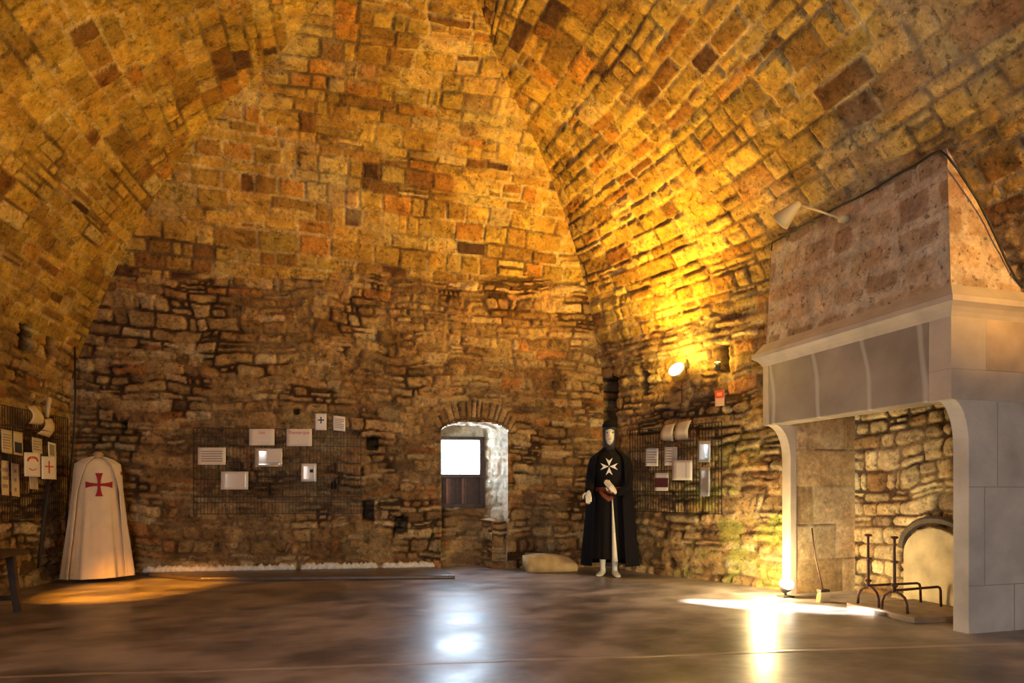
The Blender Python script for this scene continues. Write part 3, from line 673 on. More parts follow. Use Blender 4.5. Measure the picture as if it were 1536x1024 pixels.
def sheet(name, label, cat, x0, y0, x1, y1, pl, mat, group=None, text=0, skew=0, curl=.006, extra=None, off=0, ink='ink', tx=(.12, .88), ty=(.15, .85), tilt=0, aspect=None):
    p0, n = PLN[pl]; p0 = p0+n*off
    A = on_plane(x0, y1, p0, n); Bp = on_plane(x1, y1+skew, p0, n); Dp = on_plane(x0, y0, p0, n); Cc = on_plane(x1, y0+skew, p0, n)
    def S(u_, v_): 
        p = (A*(1-u_)+Bp*u_)*(1-v_)+(Dp*(1-u_)+Cc*u_)*v_
        return p+n*(curl*(2*u_-1)**2+curl*.8*(1-v_)**2 + tilt*(u_-.5))
    m = MB(); g = [[S(i/6, j/6) for i in range(7)] for j in range(7)]
    vs = [p+n*.0012 for r in g for p in r]+[p-n*.0012 for r in g for p in r]; fs = []
    for j in range(6):
        for i in range(6): a = j*7+i; fs += [(a, a+1, a+8, a+7), (49+a+7, 49+a+8, 49+a+1, 49+a)]
    for i in range(6): fs += [(i, 49+i, 50+i, i+1), (42+i, 43+i, 92+i, 91+i), (i*7, i*7+7, 49+i*7+7, 49+i*7), (i*7+6, 49+i*7+6, 49+i*7+13, i*7+13)]
    m.add(vs, fs); o = m.build(name, mat, None, True); tag(o, label, cat, group)
    def quad(mb, u0, v0, u1, v1, lift=.0022):
        a, b_, c_, d_ = S(u0, v0), S(u1, v0), S(u1, v1), S(u0, v1); mb.prism([a+n*lift, b_+n*lift, c_+n*lift, d_+n*lift], n*.0008)
    if text:
        mb = MB(); rg = random.Random(int(x0*7+y0))
        for k in range(text):
            v = ty[1]-(ty[1]-ty[0])*(k+.5)/text; hh = (ty[1]-ty[0])/text*.22
            quad(mb, tx[0], v-hh, tx[1]-(rg.random()*.2 if k % 3 == 2 else 0), v+hh)
        mb.build('printed_text', M[ink], o)
    if extra:
        for (nm, mt, quads) in extra:
            if nm == 'printed_mark':
                for q in quads: mb = MB(); quad(mb, *q, lift=.003); mb.build(nm, M[mt], o)
                continue
            mb = MB()
            for q in quads: quad(mb, *q, lift=.003)
            mb.build(nm, M[mt], o)
    return o, S, n
def writing(body, S, n, o, u0, u1, v0, mat):
    cu = D.curves.new('t', 'FONT'); cu.body = body; cu.size = 1; to = D.objects.new('t', cu); C.objects.link(to)
    bpy.context.view_layer.update()
    me = D.meshes.new_from_object(to.evaluated_get(bpy.context.evaluated_depsgraph_get())); D.objects.remove(to); D.curves.remove(cu)
    xs = [v.co.x for v in me.vertices]; w = max(xs)-min(xs); x0 = min(xs); W_ = (S(u1, .5)-S(u0, .5)).length; H_ = (S(.5, 1)-S(.5, 0)).length
    for v in me.vertices:
        uu = u0+(v.co.x-x0)/w*(u1-u0); vv = v0+v.co.y/w*W_/H_; v.co = S(uu, vv)+n*.004
    link_mesh('heading', me, mat, o)
G1 = 'notices clipped to the end wall mesh panel'
o, S, n = sheet('notice_sheet', 'landscape sheet of ruled text, leftmost on the end wall mesh panel', 'notice', 297, 671, 339, 697, 'b', M['paper'], G1, text=5)
o, S, n = sheet('notice_sheet', 'folded landscape sheet with one short red word, at the mesh panel top edge', 'notice', 374, 643, 412, 668, 'b', M['paper'], G1, extra=[('fold', 'card', [(.3, .30, 1.0, .345)])]); writing('Les', S, n, o, .38, .62, .70, M['redink'])
o, S, n = sheet('notice_sheet', 'landscape sheet headed by one long red word, right of the folded one', 'notice', 430, 643, 468, 669, 'b', M['paper'], G1); writing('Remarque', S, n, o, .1, .9, .70, M['redink'])
sheet('plastic_sleeve', 'shiny rumpled plastic sleeve directly below the folded sheet', 'sleeve', 383, 672, 424, 700, 'b', M['shiny'], G1, curl=.02, extra=[('insert', 'paper', [(.42, .25, .97, .95)])])
sheet('plastic_sleeve', 'glossy landscape sleeve hung lowest on the end wall mesh panel', 'sleeve', 332, 707, 373, 734, 'b', M['sleeve'], G1, curl=.014)
sheet('notice_sheet', 'small upright sheet with a dark blot in the middle of the mesh panel', 'notice', 452, 695, 475, 722, 'b', M['sleeve'], G1, extra=[('picture', 'navy', [(.55, .5, .78, .68)])])
sheet('cross_card', 'small white card with a thin black cross above the mesh panel', 'card', 473, 620, 490, 645, 'b', M['card'], None, curl=.002, extra=[('cross', 'navy', [(.45, .40, .55, .80), (.22, .57, .78, .64)])])
sheet('notice_card', 'small plain white card leaning above the mesh panel right of the cross card', 'card', 500, 623, 518, 645, 'b', M['card'], None, curl=.002, skew=2, text=6)
G2 = 'notices clipped to the right wall mesh panel'
sheet('notice_sheet', 'small upright text sheet nearest the mannequin on the right mesh panel', 'notice', 969, 672, 988, 699, 'r', M['paper'], G2, text=5)
sheet('notice_sheet', 'text sheet with one glossy edge beneath the parchment booklets', 'notice', 997, 670, 1016, 698, 'r', M['paper'], G2, text=5, off=.0, extra=[('glossy_strip', 'shiny', [(.62, .3, 1.0, 1.0)])])
sheet('notice_sheet', 'largest nearly square cream sheet on the right mesh panel', 'notice', 1009, 690, 1039, 720, 'r', M['paper'], G2, text=0, off=.02, extra=[('printed_mark', 'ink', [(.18, .06, .2, .9), (.68, .1, .7, .9)])])
sheet('picture_card', 'dark red picture card with pale bands, lowest left on the right mesh panel', 'card', 983, 709, 1003, 736, 'r', M['paper'], G2, extra=[('picture', 'maroon', [(.0, .2, 1, .72)])])
sheet('plastic_sleeve', 'upper bright sleeve reflecting the window on the right mesh panel', 'sleeve', 1045, 661, 1068, 693, 'r', M['shiny'], G2, tilt=.05, off=.045)
sheet('plastic_sleeve', 'tall lower sleeve with a grey picture on the right mesh panel', 'sleeve', 1048, 700, 1067, 744, 'r', M['shiny'], G2, tilt=.045, off=.045, extra=[('picture', 'ink', [(.2, .2, .75, .62)])])
G3 = 'sheets on the left wall mesh panel'
def ls(name, label, cat, *a, **k): return sheet(name, label, cat, *a[:4], 'l', a[4], G3, **k)
ls('notice_sheet', 'tan text sheet cut by the picture edge, in the upper row on the left wall', 'notice', 1, 643, 17, 678, M['parch'], text=6, skew=3)
ls('picture_sheet', 'sheet with a dark blue picture in the upper row on the left wall', 'picture', 19, 646, 33, 681, M['parch'], skew=3, extra=[('picture', 'navy', [(.12, .1, .88, .55)])])
ls('notice_sheet', 'dim tan sheet above the red crest card', 'notice', 47, 655, 62, 678, M['parch'], text=4, skew=3)
ls('framed_sheet', 'small pale-edged framed sheet above the red cross card', 'picture', 71, 662, 83, 685, M['card'], skew=3, extra=[('picture', 'ink', [(.2, .14, .8, .86)])])
ls('notice_sheet', 'narrow upright sheet at the picture edge, in the lower row on the left wall', 'notice', 1, 690, 12, 742, M['parch'], text=3, skew=1)
ls('notice_sheet', 'tall narrow strip with three dark marks in the lower row on the left wall', 'notice', 16, 694, 28, 743, M['parch'], skew=2, extra=[('printed_mark', 'ink', [(.35, .72, .65, .82), (.35, .45, .65, .55), (.35, .14, .65, .26)])])
ls('notice_sheet', 'small tan sheet hanging below the red crest card', 'notice', 43, 714, 56, 733, M['parch'], skew=1)
o, S, n = sheet('crest_card', 'white card with a red crest, beside the red cross card', 'card', 36, 678, 60, 714, 'l', M['card'], None, curl=.002, off=.16, skew=1)
mb = MB(); rg = random.Random(3)
for k in range(9):
    a = PI*(k/8); pts = [S(.5+.30*math.cos(a)+.05*math.sin(3*t_), .62+.13*math.sin(a)+.05*t_)+n*.004 for t_ in (0, 1, 2)]; mb.tube(pts, [.006, .009, .004], 6, flat=.5)
mb.build('crest', M['redink'], o, True); mb = MB()
mb.tube([S(.3, .33)+n*.003, S(.45, .27)+n*.003, S(.6, .27)+n*.003, S(.75, .33)+n*.003], .004, 5)
mb.build('crest_scroll', M['redink'], o, True)
sheet('cross_card', 'white card with a red cross on top of the slim black pole', 'card', 62, 684, 84, 718, 'l', M['card'], None, curl=.002, off=.17, skew=1, extra=[('cross', 'redink', [(.46, .26, .54, .80), (.2, .53, .8, .585)])])
# slim black pole below the cross card
p0, n = PLN['l']; A = on_plane(75, 700, p0+n*.135, n); Bq = on_plane(57, 852, p0+n*.135, n)
tag(MB().tube([A, A.lerp(Bq, .5), Bq], [.021, .018, .012], 8).build('slim_pole', M['black'], None, True), 'slim black pole hanging slanted on the left wall under the red cross card', 'pole')
# parchment booklets: curved pages
def curved_page(label, pts, depth, pl, off, tex=M['parch'], text=False):
    """pts: picture corners tl, tr, br, bl of a page that bellies out of the wall"""
    p0, n = PLN[pl]; p0 = p0+n*off; q = [on_plane(x, y, p0, n) for x, y in pts]; m = MB(); NN = 8
    g = [[(q[0]*(1-i/4)+q[1]*(i/4))*(1-j/NN)+(q[3]*(1-i/4)+q[2]*(i/4))*(j/NN)+n*depth*math.sin(PI*j/NN*.9+.2) for i in range(5)] for j in range(NN+1)]
    vs = [p for r in g for p in r]; fs = [(j*5+i, j*5+i+1, j*5+i+6, j*5+i+5) for j in range(NN) for i in range(4)]
    m.add(vs, fs); o = m.build('parchment_page', tex, None, True, solid=.003); tag(o, label, 'page'); return o
curved_page('left parchment page curling on the ledge of the right mesh panel', [(997, 638), (1014, 635), (1011, 662), (992, 661)], .04, 'r', .04)
curved_page('right parchment page curling on the ledge of the right mesh panel', [(1017, 634), (1038, 630), (1033, 659), (1013, 661)], .04, 'r', .04)
curved_page('left of the two curled pages above the left wall notices', [(40, 610), (51, 608), (63, 638), (42, 635)], .05, 'l', .05)
curved_page('flared curled page above the red cross card, under the rolled sheet', [(64, 628), (75, 627), (73, 656), (55, 650)], .05, 'l', .05)
p0, n = PLN['l']; A = on_plane(74, 597, p0+n*.03, n); Bq = on_plane(70, 626, p0+n*.03, n)
tag(MB().tube([A, Bq], [.022, .020], 10).build('rolled_sheet', M['parch'], None, True), 'upright pale rolled sheet high on the left wall near the corner', 'roll')
# ledges that carry the pages
lg = MB(); a, b_ = on_plane(968, 673, *PLN['r']), on_plane(1042, 661, *PLN['r']); lg.prism([a, b_, b_+RN*.09, a+RN*.09], (0, 0, .012)); tag(lg.build('page_ledge', M['dwood']), 'thin dark ledge holding the parchment pages on the right mesh panel', 'ledge')
lg = MB(); a, b_ = on_plane(2, 631, *PLN['l']), on_plane(72, 655, *PLN['l']); a.z = b_.z = (a.z+b_.z)/2; lg.prism([a, b_, b_+LN*.09, a+LN*.09], (0, 0, .012)); tag(lg.build('page_ledge', M['dwood']), 'thin dark ledge under the curled pages on the left wall', 'ledge')

# ------------------------------------------------------------------ lamps on the right wall
def near_wall(px, py, off):
    # march along the sight line to the right wall
    for i in range(400):
        p = at_d(px, py, 5+i*.01)
        if p.x > xw_right(p.y, p.z)-off: return p
    return p
M['lampbody'] = plain('lamp_body', (.05, .04, .03), .5, .3)
lp = near_wall(1016, 556, .20); wl = thing('wall_floodlight', 'lit yellow floodlight tilted up on the right wall above the mesh panel', 'lamp', lp)
ax_ = Vector((-.62, -.35, .42)).normalized()
c0 = lp-ax_*.05
MB().tube([c0-ax_*.06, c0-ax_*.03, c0+ax_*.03, c0+ax_*.075, c0+ax_*.078], [.03, .055, .085, .098, .092], 22).build('lamp_housing', plain('gilt_reflector', (.5, .33, .08), .4, .5), wl, True)
MB().tube([c0+ax_*.06, c0+ax_*.081], [.088, .088], 22).build('lens', emit('lamp_glow', (1, .85, .5), 14), wl, True)
br_ = MB(); wp = lp+Vector((.19, .10, .10)); br_.tube([lp-ax_*.1, lp-ax_*.1+Vector((.03, .02, .06)), wp], .014, 8); br_.box((wp.x-.035, wp.y-.03, wp.z-.05), (wp.x+.06, wp.y+.05, wp.z+.05)); br_.build('bracket', M['lampbody'], wl)
lq = near_wall(1076, 548, .12); w2 = thing('wall_spotlight', 'small lit spotlight beside the square wall hole near the chimney hood', 'lamp', lq)
MB().tube([lq+Vector((.0, 0, -.06)), lq+Vector((0, 0, -.03)), lq+Vector((0, 0, .03))], [.02, .034, .038], 14).build('lamp_housing', M['lampbody'], w2, True)
MB().tube([lq+Vector((0, 0, .02)), lq+Vector((0, 0, .036))], [.03, .03], 14).build('lens', emit('spot_glow', (1, .8, .35), 10), w2, True)
MB().tube([lq+Vector((0, 0, -.04)), lq+Vector((.14, .05, -.05))], .01, 8).build('bracket', M['lampbody'], w2, True)
# red and white plate
pp = near_wall(1080, 597, .05); pl2 = thing('wall_plate', 'small plate with red upper half below the small spotlight', 'sign', pp)
tx_ = Vector((.42, -.9, 0)).normalized(); pn = Vector((-.9, -.42, 0))
def plate(z0, z1, w, lift): 
    a = pp+pn*lift; return [a-tx_*w+Vector((0, 0, z0)), a+tx_*w+Vector((0, 0, z0)), a+tx_*w+Vector((0, 0, z1)), a-tx_*w+Vector((0, 0, z1))]
MB().prism(plate(-.085, .085, .055, 0), pn*.006).build('plate', plain('pink_plate', (.62, .38, .30), .6), pl2)
MB().prism(plate(.0, .085, .05, .006), pn*.003).build('red_panel', M['redink'], pl2)
MB().prism(plate(.025, .06, .03, .009), pn*.002).build('mark', plain('orange_mark', (.75, .25, .08), .6), pl2)
# thin wire below the floodlight
tag(MB().tube([near_wall(1022, 578, .05), near_wall(1023, 600, .05), near_wall(1019, 620, .05), near_wall(1016, 636, .06)], .005, 6).build('lamp_wire', M['black'], None, True), 'thin wire running down from the floodlight to the pages', 'cable')

# floor lamp at the foot of the far jamb
fx_, fy_ = 4.23, 5.26
fl_ = thing('floor_floodlight', 'dazzling small floodlight on the floor at the far fireplace jamb', 'lamp', (fx_, fy_, 0))
MB().box((fx_-.06, fy_-.05, 0), (fx_+.06, fy_+.05, .014)).build('base', M['lampbody'], fl_)
axf = Vector((-.15, -.45, .5)).normalized(); cf = Vector((fx_, fy_, .09))
MB().tube([cf-axf*.05, cf, cf+axf*.05], [.03, .055, .07], 18).build('lamp_housing', M['lampbody'], fl_, True)
MB().tube([cf+axf*.045, cf+axf*.056], [.064, .064], 18).build('lens', emit('flood_glow', (1, .93, .75), 24), fl_, True)
MB().tube([(fx_, fy_, .01), (fx_, fy_, .06)], .012, 8).build('stem', M['lampbody'], fl_, True)

# lamp on the left wall, beyond the picture edge
lw = Vector((-3.0, 5.4, 2.35)); l3 = thing('wall_floodlight', 'amber floodlight high on the left wall outside the picture', 'lamp', lw)
MB().tube([lw+Vector((-.12, 0, 0)), lw, lw+Vector((.06, .03, -.05))], [.03, .06, .09], 16).build('lamp_housing', M['lampbody'], l3, True)
MB().tube([lw+Vector((.055, .028, -.045)), lw+Vector((.066, .033, -.055))], [.08, .08], 16).build('lens', emit('amber_glow', (1, .45, .08), 3), l3, True)

# ------------------------------------------------------------------ loose stone block
bq = on_floor(795, 862); br2 = on_floor(868, 857)
cx, cy = (bq.x+br2.x)/2, (bq.y+br2.y)/2+.22
rings = []; rg = random.Random(9); wd = .30
for i in range(15):
    f_i = i/14; x = -wd+2*wd*f_i; e = (1-abs(2*f_i-1)**5)**.5 if 0 < f_i < 1 else .45
    hh = (.24-.05*f_i)*(max(e, .85) if f_i < .5 else max(e, .55)); dd = .17*max(e, .8); ring = []
    for k in range(16):
        a = 2*PI*k/16; ca, sa = math.cos(a), math.sin(a); sq = (abs(ca)**7+abs(sa)**7)**(-1/7)
        ring.append(Vector((cx+x+rg.uniform(-.006, .006), cy-.08*f_i+ca*sq*dd*(1+rg.uniform(-.03, .03)), hh/2+sa*sq*hh/2*(1+rg.uniform(-.03, .02) if sa > 0 else 1))))
    rings.append(ring)
tag(MB().loft(rings).build('stone_block', plain('sandy_block', (.50, .35, .15), .85, noise=.25, nscale=7, bump=.5, bscale=20), None, True), 'rough sandy stone block lying on the floor left of the black mannequin', 'stone block')
# ------------------------------------------------------------------ bench
bn = thing('wooden_bench', 'dark wooden bench cut by the left picture edge', 'bench', (-2.62, 6.35, 0))
MB().box((-2.95, 5.6, .475), (-2.30, 6.47, .52)).build('seat', M['dwood'], bn, bevel=.008)
for (x, y) in ((-2.38, 6.38), (-2.38, 5.7), (-2.85, 6.38), (-2.85, 5.7)):
    sx_, sy_ = (.03 if x > -2.6 else -.03), (.04 if y > 6 else -.04)
    MB().loft([[Vector((x+sx_*(1-q)*1.2+a*r_, y+sy_*(1-q)+b_*r_, z)) for a, b_ in ((-1, -1), (1, -1), (1, 1), (-1, 1))] for q, z, r_ in ((0, 0, .022), (1, .475, .028))]).build('leg', M['dwood'], bn)
MB().box((-2.86, 6.385, .10), (-2.36, 6.415, .135)).build('stretcher', M['dwood'], bn)

# ------------------------------------------------------------------ mannequins
def cloth_ring(z, rx, ry, amp, a0=0, a1=2*PI, n=120, cx=0, cy=0, ph=0, kf=(7, 11, 17)):
    out = []
    closed = abs((a1-a0)-2*PI) < 1e-6
    for k in range(n):
        a = a0+(a1-a0)*k/(n if closed else n-1)
        m = 1+amp*(math.cos(kf[0]*a+ph)+.7*math.cos(kf[1]*a+ph*2.1+z*.8)+.5*math.cos(kf[2]*a-ph+z*1.3))
        out.append(Vector((cx+rx*m*math.cos(a), cy+ry*m*math.sin(a), z)))
    return out
def smooth_rows(rows, steps=6):
    out = []
    for i in range(len(rows)-1):
        for k in range(steps):
            f_i = k/steps; f_i = f_i*f_i*(3-2*f_i)*.5+f_i*.5; out.append(tuple(a*(1-f_i)+b_*f_i for a, b_ in zip(rows[i], rows[i+1])))
    out.append(rows[-1]); return out
# white robe
M['robe'] = plain('white_wool', (.80, .65, .44), .9, noise=.06, nscale=8, bump=.2, bscale=120, sheen=.3)
M['robe2'] = plain('white_mantle', (.76, .62, .43), .9, noise=.06, nscale=8, bump=.2, bscale=120, sheen=.3)
P0 = at_d(147, 735, 7.3); rb = thing('robed_dummy', 'headless dummy in a long white mantle with a red cross', 'dummy', (0, 0, 0), off=False)
rows = smooth_rows([(.05, .275, .19, .034, 2), (.12, .27, .19, .034, 2), (.6, .225, .16, .028, 2), (.95, .19, .135, .010, 2), (1.15, .19, .125, .003, 2), (1.26, .185, .11, .0, 2), (1.32, .13, .085, 0, 2), (1.345, .06, .06, 0, 2)])
TR = rows
MB().loft([cloth_ring(z, rx, ry, am, ph=ph) for z, rx, ry, am, ph in rows]).build('tunic', M['robe'], rb, True)
def front_y(x, z, rows, pad=.004):
    for i in range(len(rows)-1):
        if rows[i][0] <= z <= rows[i+1][0]:
            f_i = (z-rows[i][0])/(rows[i+1][0]-rows[i][0]); rx = rows[i][1]*(1-f_i)+rows[i+1][1]*f_i; ry = rows[i][2]*(1-f_i)+rows[i+1][2]*f_i
            return -ry*math.sqrt(max(0, 1-(x/rx)**2))*(1+rows[i][3]*1.2)-pad
    return -.15
# mantle: open at the front
mrows = smooth_rows([(.055, .335, .24, .04, 1.1), (.12, .33, .24, .04, 1.1), (.6, .275, .20, .03, 1.1), (1.0, .235, .165, .012, 1.1), (1.2, .225, .15, .004, 1.1), (1.285, .212, .135, 0, 1.1), (1.335, .145, .10, 0, 1.1), (1.362, .07, .07, 0, 1.1)])
rings = []
for z, rx, ry, am, ph in mrows:
    op = R(62) if z < 1.0 else R(62-(z-1.0)*95); rings.append(cloth_ring(z, rx, ry, am, a0=-PI/2+op*.95, a1=-PI/2+2*PI-op*.85, ph=ph, n=110))
MB().loft(rings, closed=False, cap=False).build('mantle', M['robe2'], rb, True, solid=.008)
MB().tube([(0, 0, 1.33), (0, 0, 1.40), (0, 0, 1.425)], [.055, .05, .02], 16).build('neck', plain('dummy_wood', (.42, .30, .17), .6), rb, True)
def flat_on(name, polys, rows, mat, parent, zc, xc=0, pad=.006, sub=6):
    m = MB()
    for poly in polys:
        c = (sum(p[0] for p in poly)/len(poly), sum(p[1] for p in poly)/len(poly)); n_ = len(poly)
        lay = []
        for q in (1, .5):
            lay.append([((p[0]-c[0])*q+c[0], (p[1]-c[1])*q+c[1]) for p in poly])
        allp = lay[0]+lay[1]+[c]
        vs = [Vector((xc+x, front_y(xc+x, zc+z, rows, pad), zc+z)) for x, z in allp]; k = len(vs)
        vs += [v+Vector((0, .004, 0)) for v in vs]
        fs = [(i, (i+1) % n_, n_+(i+1) % n_, n_+i) for i in range(n_)]+[(n_+i, n_+(i+1) % n_, 2*n_) for i in range(n_)]
        fs += [(i, k+i, k+(i+1) % n_, (i+1) % n_) for i in range(n_)]
        m.add(vs, fs)
    return m.build(name, mat, parent)
def rotp(poly, a): return [(x*math.cos(a)-z*math.sin(a), x*math.sin(a)+z*math.cos(a)) for x, z in poly]
patt = [(-.012, 0), (-.016, .05), (-.024, .09), (-.036, .125), (.036, .125), (.024, .09), (.016, .05), (.012, 0)]
flat_on('cross', [rotp(patt, k*PI/2) for k in range(4)]+[[(-.016, -.016), (.016, -.016), (.016, .016), (-.016, .016)]], TR, M['red'], rb, 1.06, .01, pad=.012)
m = MB(); m.tube([(.220, -.045, 1.205), (.224, -.045, 1.165)], .014, 5, flat=.5); m.tube([(.217, -.065, 1.186), (.229, -.025, 1.184)], .012, 5, flat=.5); m.build('shoulder_cross', M['red'], rb)
rb.location = (P0.x, P0.y, 0); rb.rotation_euler.z = math.atan2(-P0.x, P0.y)*-1*-1

# black mannequin
M['bcloth'] = plain('black_cloth', (.008, .007, .009), .95, bump=.2, bscale=100, spec=.1)
M['btunic'] = plain('black_tunic', (.012, .010, .010), .95, bump=.2, bscale=100, spec=.1)
M['skin'] = plain('mannequin_white', (.72, .66, .55), .5)
M['mail'] = plain('dark_mail', (.03, .028, .03), .45, .6, bump=.8, bscale=160)
M['leather'] = plain('red_brown_leather', (.16, .035, .015), .55, noise=.25, nscale=25, bump=.3)
P1 = at_d(915, 735, 7.85); mq = thing('caped_mannequin', 'mannequin in black cape and tunic bearing a white eight-pointed cross', 'mannequin', off=False)
brow = smooth_rows([(.20, .24, .155, .028, .5), (.3, .24, .155, .026, .5), (.7, .205, .14, .018, .5), (.98, .165, .115, .006, .5), (1.1, .165, .115, 0, .5), (1.3, .185, .12, 0, .5), (1.40, .17, .105, 0, .5), (1.455, .10, .08, 0, .5), (1.50, .058, .06, 0, .5)])
MB().loft([cloth_ring(z, rx, ry, am, ph=ph) for z, rx, ry, am, ph in brow]).build('tunic', M['btunic'], mq, True)
crow = smooth_rows([(.125, .335, .24, .03, 2.0), (.2, .33, .24, .03, 2.0), (.7, .285, .20, .02, 2.0), (1.1, .255, .175, .008, 2.0), (1.3, .240, .155, .002, 2.0), (1.40, .205, .135, 0, 2.0), (1.455, .13, .105, 0, 2.0), (1.50, .075, .08, 0, 2.0)])
rings = []
for z, rx, ry, am, ph in crow:
    opl = R(38) if z < .95 else R(48); opr = R(30) if z < .95 else R(42)
    rings.append(cloth_ring(z, rx, ry, am, a0=-PI/2+opr, a1=-PI/2+2*PI-opl, ph=ph, n=110, cx=.0))
MB().loft(rings, closed=False, cap=False).build('cape', M['bcloth'], mq, True, solid=.008)
# head with face
def head_ring(z, w, f_, bk, nose=0):
    out = []
    for k in range(28):
        a = 2*PI*k/28; x = w*math.sin(a); y = -math.cos(a)*(f_ if math.cos(a) > 0 else bk)
        if math.cos(a) > .9: y -= nose*(math.cos(a)-.9)*10
        out.append(Vector((x, y, z)))
    return out
hd = MB(); hd.loft([head_ring(*q) for q in ((1.46, .052, .045, .055), (1.52, .050, .045, .055), (1.545, .052, .065, .06), (1.56, .050, .082, .065), (1.58, .056, .088, .075, .002), (1.60, .062, .09, .085, .004), (1.61, .065, .088, .09, .001), (1.63, .068, .088, .094, .022), (1.65, .070, .088, .096, .016), (1.67, .072, .084, .098, .008), (1.69, .073, .088, .098, .002), (1.72, .073, .088, .096), (1.75, .066, .076, .085), (1.78, .045, .05, .06), (1.795, .015, .02, .02))])
hdo = hd.build('head', M['skin'], mq, True, sub=1)
M['eye'] = plain('eye_shadow', (.12, .09, .07), .6)
for sx_ in (-1, 1): MB().ball((sx_*.03, -.080, 1.672), .011, (1.3, .6, .7), 10, 6).build('eye', M['eye'], hdo, True)
MB().tube([(-.022, -.090, 1.598), (0, -.097, 1.597), (.022, -.090, 1.598)], [.003, .0055, .003], 6).build('mouth', plain('lip', (.45, .30, .25), .6), hdo, True)
# mail coif round the face and skull cap
rings = []
for z, w, f_, bk, op in ((1.47, .085, .08, .085, 0), (1.52, .075, .072, .082, 0), (1.55, .076, .080, .086, 30), (1.60, .079, .088, .098, 42), (1.66, .083, .094, .106, 42), (1.70, .084, .098, .108, 38), (1.715, .084, .098, .108, 0.1), (1.76, .078, .09, .10, 0), (1.80, .055, .062, .07, 0), (1.825, .02, .02, .03, 0)):
    ring = []
    for k in range(41):
        o_ = R(op); a = o_+(2*PI-2*o_)*k/40; x = w*math.sin(a); y = -math.cos(a)*(f_ if math.cos(a) > 0 else bk); ring.append(Vector((x, y, z)))
    rings.append(ring)
MB().loft(rings, closed=False, cap=False).build('coif', M['mail'], mq, True, solid=.006)
MB().loft([cloth_ring(z, r_, r_*1.12, 0, n=24) for z, r_ in ((1.735, .088), (1.765, .090), (1.80, .072), (1.825, .04), (1.835, .012))]).build('cap', M['bcloth'], mq, True)
for o in mq.children:
    if o.name.split('.')[0] in ('head', 'coif'):
        pass
# cross
arm = [(0, .006), (-.040, .100), (0, .064), (.040, .100)]
flat_on('cross', [rotp(arm, k*PI/2) for k in range(4)], brow, M['card'], mq, 1.275, -.01, pad=.010)
# belt, pouch
MB().loft([cloth_ring(z, rx, ry, 0, n=40) for z, rx, ry in ((.985, .172, .122), (.99, .178, .128), (1.03, .178, .128), (1.035, .172, .122))]).build('belt', M['leather'], mq, True)
m = MB(); m.tube([(-.125, -.125, .985), (-.06, -.165, .935), (-.01, -.17, .90), (.03, -.165, .925)], [.018, .036, .04, .03], 10, flat=.7); m.tube([(-.06, -.15, 1.0), (.0, -.175, .985), (.07, -.165, .98), (.12, -.13, 1.0)], [.02, .032, .038, .022], 10, flat=.8)
m.build('leather_gloves', M['leather'], mq, True)
# arms in sleeves
def arm_tube(pts, rs, name, mat): return MB().tube(pts, rs, 14).build(name, mat, mq, True, sub=1)
arm_tube([(-.17, -.0, 1.40), (-.205, -.01, 1.30), (-.225, -.03, 1.15), (-.235, -.08, 1.04), (-.245, -.17, .985), (-.248, -.20, .975)], [.055, .06, .055, .055, .05, .038], 'sleeve', M['bcloth'])
arm_tube([(.17, -.0, 1.40), (.205, -.01, 1.30), (.215, -.05, 1.12), (.19, -.13, 1.0), (.10, -.19, .975), (.07, -.20, .985)], [.055, .06, .06, .058, .05, .038], 'sleeve', M['bcloth'])
def hand(wrist, d, up, s_, curl):
    """palm along d, back of the hand faces up, s_=+1/-1 side of the thumb"""
    d = Vector(d).normalized(); up = Vector(up); up = (up-d*up.dot(d)).normalized(); sd = d.cross(up)*s_; w = Vector(wrist); m = MB()
    m.tube([w-d*.03, w, w+d*.03, w+d*.06, w+d*.085], [.024, .026, .036, .042, .036], 12, flat=.55 if abs(d.orthogonal().normalized().dot(up)) < .5 else .55)
    for i in range(4):
        b0 = w+d*.078+sd*(.027-.018*i); ln_ = (.040, .045, .042, .033)[i]; q = [b0-d*.01]; dr = d.copy(); p = b0
        for k in range(3):
            dr = (dr - up*math.tan(R(curl[k]+i*3))).normalized(); p = p+dr*ln_*(1, .7, .55)[k]; q.append(p)
        m.tube(q, [.0095, .009, .0085, .0065], 8)
    b0 = w+d*.015+sd*.028; m.tube([b0, b0+sd*.028+d*.025-up*.01, b0+sd*.036+d*.055-up*.018, b0+sd*.030+d*.078-up*.026], [.013, .012, .010, .007], 8)
    o = m.build('hand', M['skin'], mq, True); md = o.modifiers.new('fuse', 'REMESH'); md.mode = 'VOXEL'; md.voxel_size = .0035; md.use_smooth_shade = True
    return o
hand((-.248, -.205, .975), (.05, -.6, -.35), (0, -.4, 1), 1, (28, 38, 30))
hand((.055, -.205, .99), (-.72, -.15, .75), (-.3, -1, -.2), -1, (8, 22, 25))
# legs and feet
for sx_, yy in ((-.085, .03), (.055, -.03)):
    m = MB(); m.tube([(sx_*1.0, yy, .75), (sx_, yy, .5), (sx_, yy, .36), (sx_, yy, .16), (sx_, yy, .085), (sx_, yy-.01, .05)], [.075, .055, .052, .036, .032, .034], 14)
    rings = []
    for t_, w_, h_ in ((-.055, .022, .03), (-.04, .032, .055), (0, .036, .075), (.05, .038, .058), (.10, .043, .042), (.15, .040, .03), (.18, .028, .02), (.19, .012, .012)):
        dx = -.25 if sx_ < 0 else .2
        rings.append([Vector((sx_+dx*(t_ if t_ > 0 else 0)+w_*math.cos(2*PI*k/14), yy-t_, max(.002, h_/2+h_/2*math.sin(2*PI*k/14)))) for k in range(14)])
    m.loft(rings); o = m.build('leg', M['skin'], mq, True); md = o.modifiers.new('fuse', 'REMESH'); md.mode = 'VOXEL'; md.voxel_size = .006; md.use_smooth_shade = True
